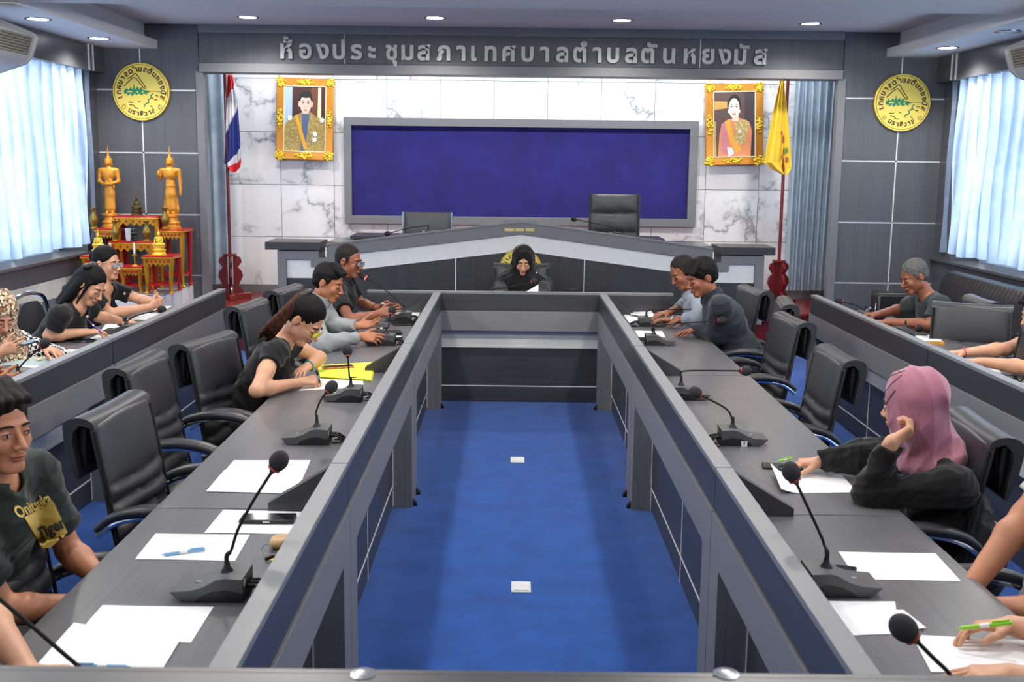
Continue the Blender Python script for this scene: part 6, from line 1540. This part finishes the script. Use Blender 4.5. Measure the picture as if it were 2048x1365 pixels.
# ================================================================== air conditioners
def aircon(label, s, X, yfar, L):
    t = thing('air_conditioner', label, 'air conditioner', (X, yfar, 0)); zt_ = ZL - .1
    k = -s   # towards the room
    prof = [(0, zt_), (.34 * k, zt_), (.58 * k, zt_ - .10), (.61 * k, zt_ - .13), (.555 * k, zt_ - .28), (.50 * k, zt_ - .33), (.30 * k, zt_ - .40), (.05 * k, zt_ - .42), (0, zt_ - .36)]
    MB().prism(prof, -L, -.05, 'y').build('body', plain('ac_casing', '#c4c5c0', .45), t, .006)
    MB().prism([(x * 1.01, zt_ + (z - zt_) * 1.01) for x, z in prof], -.05, 0, 'y').build('end_cap', plain('ac_end_cap', '#b4b5ae', .4), t, .012)
    d0 = Vector((.606 * k, 0, zt_ - .135)); d1 = Vector((.56 * k, 0, zt_ - .27)); nn = Vector((.95 * k, 0, -.3)).normalized()
    if nn.x * k < 0: nn = -nn
    n_ = 3; seg = (L - .2) / n_
    for i in range(n_):
        ya, yb_ = -.1 - i * seg - .02, -.1 - (i + 1) * seg + .02
        for j in range(7):
            f = (j + .5) / 7; p = d0.lerp(d1, f) + nn * .006
            MB().tube([(p.x, ya, p.z), (p.x, yb_, p.z)], .0065, 6).build('grille_bar', plain('grille_beige', '#8f8b7c', .5), t)
        g2 = MB(); m = int(seg / .03)
        for j in range(m):
            y = ya + (yb_ - ya) * j / m; p, q = d0 + nn * .004, d1 + nn * .004; g2.tube([(p.x, y, p.z), (q.x, y, q.z)], .003, 4)
        tag(g2.build('grille_wires', plain('grille_beige_fine', '#a9a492', .5), t), kind='stuff')
        p, q = d0 + nn * .002, d1 + nn * .002; mb = MB(); mb.v = [(p.x, ya, p.z), (q.x, ya, q.z), (q.x, yb_, q.z), (p.x, yb_, p.z)]; mb.f = [(0, 1, 2, 3)]; o = mb.build('grille_back', M['edge'], t)
        MB().tube(smoothpath([(d0.x, yb_ - .02, d0.z + .0), (((d0 + d1) / 2 + nn * .015).x, yb_ - .02, ((d0 + d1) / 2 + nn * .015).z), (d1.x, yb_ - .02, d1.z)]), .014, 8).build('grille_rib', plain('ac_rib', '#c9c8be', .4), t)
    for y in (-.25, -L + .25):
        for x in (.1, .35): MB().tube([(x * k, y, zt_), (x * k, y, ZL)], .006, 6).build('hanger_rod', M['steel'], t)
aircon('beige ceiling air conditioner with a grille, hung above the left curtains', -1, XFL - .1 + .12, 8.75, 2.4)
q = P(2018, 100, y=7.6)
aircon('grey ceiling air conditioner cut by the right edge of the view', 1, XFR - .02, 8.85, 2.4)

# ================================================================== altar on its white plinth
ZPL = .615
t = thing('plinth', 'white-sided low plinth with a grey top under the altar tables', 'plinth', (-3.84, 11.3, 0))
MB().box(-.42, .44, -.50, .585, 0, ZPL - .012).build('body', M['white'], t, .003); MB().box(-.425, .445, -.505, .59, ZPL - .012, ZPL).build('top', M['grey'], t, .002)
def altar_table(label, px0, px1, pyt, Y, dep=.30, z0=ZPL):
    a, b = P(px0, pyt, y=Y), P(px1, pyt, y=Y); w = (b.x - a.x) / 2; h = a.z - z0
    t = thing('altar_table', label, 'altar table', ((a.x + b.x) / 2, Y + dep / 2, z0), 0, 'red and gold altar tables')
    MB().box(-w, w, -dep / 2, dep / 2, h - .018, h).build('top', M['red'], t, .003)
    MB().box(-w - .004, w + .004, -dep / 2 - .004, dep / 2 + .004, h - .03, h - .016).build('top_rim', M['gold'], t, .003)
    ah = min(.075, h * .26)
    for yy_ in (-dep / 2 + .01, dep / 2 - .022):
        mb = MB(); n = 12; poly = [(-w + .02, h - .03)] + [(-w + .02 + (2 * w - .04) * i / n, h - .03 - ah * (.55 + .45 * (i % 2))) for i in range(n + 1)] + [(w - .02, h - .03)]
        mb.prism(poly[::-1], yy_, yy_ + .012, 'y').build('carved_apron', M['gold'], t, smooth=0)
    for i in range(6):
        x = -w + .05 + (2 * w - .1) * i / 5; MB().prism([(x - .014, h - .055), (x, h - .07), (x + .014, h - .055), (x, h - .04)], -dep / 2 + .004, -dep / 2 + .012, 'y').build('red_lozenge', M['red'], t)
    for s in (-1, 1):
        for yy_ in (-dep / 2 + .03, dep / 2 - .03):
            mb = MB(); pr = [(1, h - .03), (1.12, h - .03 - ah * .8), (1.0, h * .5), (.93, h * .22), (1.06, h * .06), (1.12, 0)]
            pts = smoothpath([(s * (w - .03) * (.97 + (f - 1) * .35), yy_, z) for f, z in pr], 4); n = len(pts)
            mb.tube(pts, [.030 - .014 * min(1, i / n * 1.6) + (.010 if i > n - 4 else 0) for i in range(n)], 8); mb.build('leg', M['gold'] if yy_ < 0 else M['red'], t, smooth=60)
            if yy_ < 0: MB().tube([(p.x - s * .012, p.y + .016, p.z) for p in pts], .014, 6).build('leg_lining', M['red'], t)
    zz = h * .2
    MB().box(-w + .04, w - .04, -dep / 2 + .025, -dep / 2 + .04, zz, zz + .02).box(-w + .04, w - .04, dep / 2 - .04, dep / 2 - .025, zz, zz + .02).box(-w + .03, -w + .045, -dep / 2 + .03, dep / 2 - .03, zz, zz + .02).box(w - .045, w - .03, -dep / 2 + .03, dep / 2 - .03, zz, zz + .02).build('stretcher', M['red'], t)
    return (a.x + b.x) / 2, Y + dep / 2, a.z
T = {}
T['cf'] = altar_table('lowest altar table, front centre, behind the glasses woman', 236, 284, 533, 11.0, .26)
T['cm'] = altar_table('middle altar table holding the glass and the dark statue', 216, 305, 483, 11.27, .2)
T['cb'] = altar_table('highest centre altar table holding the bronze seated statue', 228, 316, 432, 11.5, .24)
T['rt'] = altar_table('tall altar table under the right standing statue', 312, 367, 459, 11.4, .34)
T['lt'] = altar_table('tall altar table under the left standing statue', 188, 232, 457, 11.4, .34)
T['rf'] = altar_table('small square altar table at the front right of the plinth', 283, 346, 512, 10.88, .30)
T['lf'] = altar_table('small altar table at the front left of the plinth', 160, 200, 512, 10.88, .30)
def statue_build(label, base, H, kind, mat, cat='statue', grp=None, vx=None):
    """kind: 'bowl' / 'raise' standing, 'seat' seated; base = point under the pedestal, H whole height"""
    t = thing('buddha_statue', label, cat, base, 0, grp); h = vx or H / 150; v = Vol((-.3 * H, -.3 * H, 0), (.3 * H, .3 * H, H * 1.02), h); s = H; wd = 1.22 if kind != 'seat' else 1.0
    def C(a, b, ra, rb, k=.012, **kw): v.cone([a[0] * s * wd, a[1] * s * wd, a[2] * s], [b[0] * s * wd, b[1] * s * wd, b[2] * s], ra * s * (1 + (wd - 1) * .6), rb * s * (1 + (wd - 1) * .6), k * s, **kw)
    def E(c, r, k=.012, op='add'): v.ell([c[0] * s * wd, c[1] * s * wd, c[2] * s], [r[0] * s * wd, r[1] * s * wd, r[2] * s * (1 + (wd - 1) * .3)], None, k * s, op)
    if kind in ('bowl', 'raise'):
        for g in (-1, 1): C((g * .028, 0, .19), (g * .028, 0, .26), .016, .020); C((g * .028, -.03, .185), (g * .028, .01, .19), .014, .016)
        C((0, 0, .25), (0, 0, .42), .060, .056, .02, flat=((0, 1, 0), .62)); C((0, 0, .42), (0, 0, .56), .058, .05, .02, flat=((0, 1, 0), .66))
        if kind == 'raise': C((0, .01, .24), (0, .01, .60), .088, .045, .01, flat=((0, 1, 0), .25)); E((0, 0, .52), (.052, .036, .02), .01)
        E((0, 0, .66), (.072, .044, .075), .02); C((-.07, 0, .705), (.07, 0, .705), .030, .030, .03)
        C((0, 0, .72), (0, 0, .77), .026, .024, .015)
        for g in (-1, 1):
            if kind == 'bowl': C((g * .085, 0, .70), (g * .098, .0, .57), .025, .021, .012); C((g * .098, 0, .57), (g * .03, -.06, .535), .021, .015, .008)
            elif g > 0: C((g * .088, 0, .70), (g * .10, .0, .56), .024, .020, .012); C((g * .10, 0, .56), (g * .102, -.01, .44), .019, .014, .008); E((g * .102, -.01, .42), (.012, .012, .026), .006)
            else: C((g * .088, 0, .70), (g * .10, -.01, .60), .024, .02, .012); C((g * .10, -.01, .60), (g * .098, -.06, .655), .018, .013, .008); E((g * .098, -.062, .68), (.014, .010, .026), .005)
        if kind == 'bowl': E((0, -.06, .54), (.04, .034, .022), .006); C((-.05, -.02, .72), (.06, -.03, .50), .012, .012, .015)
        hz = .80
    else:
        E((0, .0, .34), (.20, .14, .05), .03); 
        for g in (-1, 1): C((g * .17, -.02, .345), (-g * .05, -.12, .345), .045, .035, .02)
        E((0, 0, .47), (.095, .065, .11), .03); C((-.085, 0, .555), (.085, 0, .555), .035, .035, .03)
        for g in (-1, 1): C((g * .105, 0, .55), (g * .13, -.01, .43), .032, .027, .012); C((g * .13, -.01, .43), (g * (.02 if g > 0 else .1), -.11, .38), .026, .02, .01)
        C((0, 0, .57), (0, 0, .62), .034, .03, .015); hz = .665
    k = 1 if kind != 'seat' else 1.35
    E((0, -.002, hz), (.036 * k, .040 * k, .048 * k), .01); E((0, .004, hz + .03 * k), (.038 * k, .041 * k, .030 * k), .01)
    C((0, -.038 * k, hz + .002), (0, -.044 * k, hz - .012 * k), .004 * k, .0065 * k, .004)
    for g in (-1, 1): C((g * .037 * k, 0, hz + .006), (g * .038 * k, 0, hz - .035 * k), .005 * k, .006 * k, .004); E((g * .014 * k, -.043 * k, hz + .002), (.008 * k, .006 * k, .004 * k), .003, 'sub')
    C((0, 0, hz + .055 * k), (0, 0, hz + .075 * k), .022 * k, .014 * k, .012)
    v2 = v.mesh('figure'); link('figure', v2, M[mat], t)
    MB().lathe([(.012 * k * s, (hz + .075 * k) * s), (.016 * k * s, (hz + .085 * k) * s), (.008 * k * s, (hz + .12 * k) * s), (.002 * s, min(1.0, hz + .2 * k) * s)], seg=12).build('flame_finial', M[mat], t)
    if kind == 'seat':
        pr = [(.26, 0), (.26, .03), (.22, .05), (.20, .10), (.235, .14), (.235, .17), (.19, .19), (.18, .24), (.21, .27), (.21, .31)]
        MB().lathe([(r_ * s, z * s) for r_, z in pr], seg=6, sy=.75).build('pedestal', M[mat], t, smooth=20)
    else:
        pr = [(.115, 0), (.115, .02), (.10, .03), (.095, .055), (.108, .07), (.095, .085), (.075, .10), (.07, .13), (.085, .15), (.083, .175), (.07, .18)]
        MB().lathe([(r_ * s, z * s) for r_, z in pr], seg=24 if kind == 'bowl' else 8).build('pedestal', M[mat], t, smooth=30)
    return t
def stat(label, key, pxc, pyt, kind, mat, dy=0, vx=None, grp=None):
    x, y, z = T[key]; y += dy; tp = P(pxc, pyt, y=y); return statue_build(label, (tp.x, y, z), tp.z - z, kind, mat, grp=grp)
stat('tall golden standing statue with hands at a bowl, left side of the altar', 'lt', 215, 292, 'bowl', 'goldp')
stat('tall golden standing statue with one raised hand, right side of the altar', 'rt', 338, 292, 'raise', 'goldp')
stat('small bronze seated statue on the highest centre table', 'cb', 272, 383, 'seat', 'bronze')
stat('dark seated statue on the middle altar table behind the glass', 'cm', 264, 438, 'seat', 'bronzed', .02)
stat('small bright gold seated statue on the front right altar table', 'rf', 316, 449, 'seat', 'goldo')
stat('small bright gold seated statue on the front left altar table', 'lf', 195, 452, 'seat', 'goldo')
def vase(label, px, pyb, pyt, Y):
    b = P(px, pyb, y=Y); h = P(px, pyt, y=Y).z - b.z
    t = thing('brass_vase', label, 'vase', (b.x, Y, b.z), 0, 'brass vases on the altar')
    MB().lathe([(r_ * h, z * h) for r_, z in ((.16, 0), (.16, .05), (.09, .10), (.12, .18), (.20, .34), (.215, .46), (.16, .60), (.09, .76), (.085, .86), (.16, .99), (.175, 1.0), (.15, 1.0), (.07, .86), (0, .8))], seg=20).build('vessel', M['vase'], t, smooth=50)
    MB().lathe([(.17 * h, 0), (.17 * h, .05 * h), (.14 * h, .07 * h)], seg=20).build('foot_ring', M['gold'], t)
vase('slim brass vase left of the left standing statue', 188, 457, 416, 11.42)
vase('slim brass vase at the left end of the middle altar table', 231, 482, 442, 11.3)
vase('slim brass vase at the right end of the middle altar table', 294, 482, 442, 11.3)
vase('slim brass vase before the right standing statue', 331, 457, 416, 11.42)
for px, lab, fpx in ((270, 'white candle on a brass stick before the middle altar table', 0), (222, 'white candle half hidden behind the glasses woman', 0)):
    b = P(px, 533, y=11.06); t = thing('candlestick', lab, 'candle', (b.x, 11.06, b.z)); hh = P(px, 486, y=11.06).z - b.z
    MB().lathe([(.035, 0), (.03, .01), (.008, .02), (.007, hh * .45), (.03, hh * .47), (.03, hh * .49), (.012, hh * .5), (.012, hh * .55)], seg=16).build('stick', M['gold'], t, smooth=50)
    MB().lathe([(.0095, hh * .53), (.0095, hh - .004), (.004, hh), (0, hh)], seg=12).build('candle', M['paper'], t, smooth=50)
b = P(257, 483, y=11.29); t = thing('drinking_glass', 'clear drinking glass on the middle altar table', 'glass', (b.x, 11.29, b.z)); hh = P(257, 457, y=11.29).z - b.z
MB().lathe([(.024, 0), (.03, hh), (.028, hh), (.022, .006), (0, .006)], seg=20).build('tumbler', plain('thick_glass', '#c9d2d6', .08, spec=.8), t, smooth=50)
MB().lathe([(.0245, .0), (.0265, .01), (.0245, .012)], seg=20).build('base', M['glass'], t)

# ================================================================== print on the T-shirt
def project(me, bv, view_from, off=.0025):
    """press a flat print onto the shirt along the line of its own plane normal"""
    for v in me.vertices:
        p = v.co.copy(); h = bv.ray_cast(p, view_from)
        if h[0] is not None: v.co = h[0] - view_from * off
def shirt_print():
    sh = tm['shirt']; bv = BVHTree.FromPolygons([v.co for v in sh.data.vertices], [p.vertices[:] for p in sh.data.polygons]); O = tm['O']
    eye = Vector((0, 0, CH)) - O
    goldp = plain('gold_foil_print', '#b59a4c', .45, .3, var=.15)
    Y = 2.75
    # local frame of the print on the chest: origin, text direction, up
    a0 = P(34, 1036, y=Y) - O; a1 = P(100, 1004, y=Y) - O; dn = P(62, 1086, y=Y) - O
    ux = (a1 - a0); L = ux.length; ux.normalize(); c1 = P(46, 1052, y=Y) - O
    uy = -(dn - (P(48, 1036, y=Y) - O)); uy = (uy - ux * uy.dot(ux)).normalized(); nz = ux.cross(uy); 
    fr = Matrix(((ux.x, uy.x, nz.x, a0.x), (ux.y, uy.y, nz.y, a0.y), (ux.z, uy.z, nz.z, a0.z), (0, 0, 0, 1)))
    def lay(me, mat, name, off, sub=.006):
        bm = bmesh.new(); bm.from_mesh(me); bmesh.ops.triangulate(bm, faces=bm.faces)
        for _ in range(4):
            es = [e for e in bm.edges if e.calc_length() > sub]
            if not es: break
            bmesh.ops.subdivide_edges(bm, edges=es, cuts=1); bmesh.ops.triangulate(bm, faces=bm.faces)
        bm.transform(fr)
        for v in bm.verts:
            d = (v.co - eye).normalized(); h = bv.ray_cast(eye, d)
            if h[0] is not None: v.co = h[0] + h[1] * off if h[1].dot(d) < 0 else h[0] - d * off
        bm.to_mesh(me); bm.free(); me.polygons.foreach_set('use_smooth', [True] * len(me.polygons)); link(name, me, mat, tm['t'])
    me = text_mesh('Onitsuka', .052, 0, .0016, 'LEFT'); xs_ = [v.co.x for v in me.vertices]; k = L * 1.05 / (max(xs_) - min(xs_)); me.transform(Matrix.Diagonal((k, k * 1.6, 1, 1))); me.transform(Matrix.Translation((0, -.004, 0))); lay(me, goldp, 'printed_word', .004)
    pw = L * .95; mb = MB(); poly = [(.015, -.008), (pw + .012, -.004), (pw + .004, -.09), (pw * .86, -.098), (pw * .8, -.088), (pw * .72, -.10), (pw * .4, -.108), (.018, -.10)]
    mb.v = [(x, y, 0) for x, y in poly]; mb.f = [tuple(range(len(poly)))[::-1]]; lay(mb.mesh('patch', 0), goldp, 'gold_patch', .003)
    me = text_mesh('Tiger', .062, 0, .002, 'LEFT', shear=.12); xs_ = [v.co.x for v in me.vertices]; k = L * .8 / (max(xs_) - min(xs_)); me.transform(Matrix.Diagonal((k, k * 1.15, 1, 1))); me.transform(Matrix.Translation((.024, -.075, 0))); lay(me, M['ink'], 'printed_word', .005)
shirt_print()
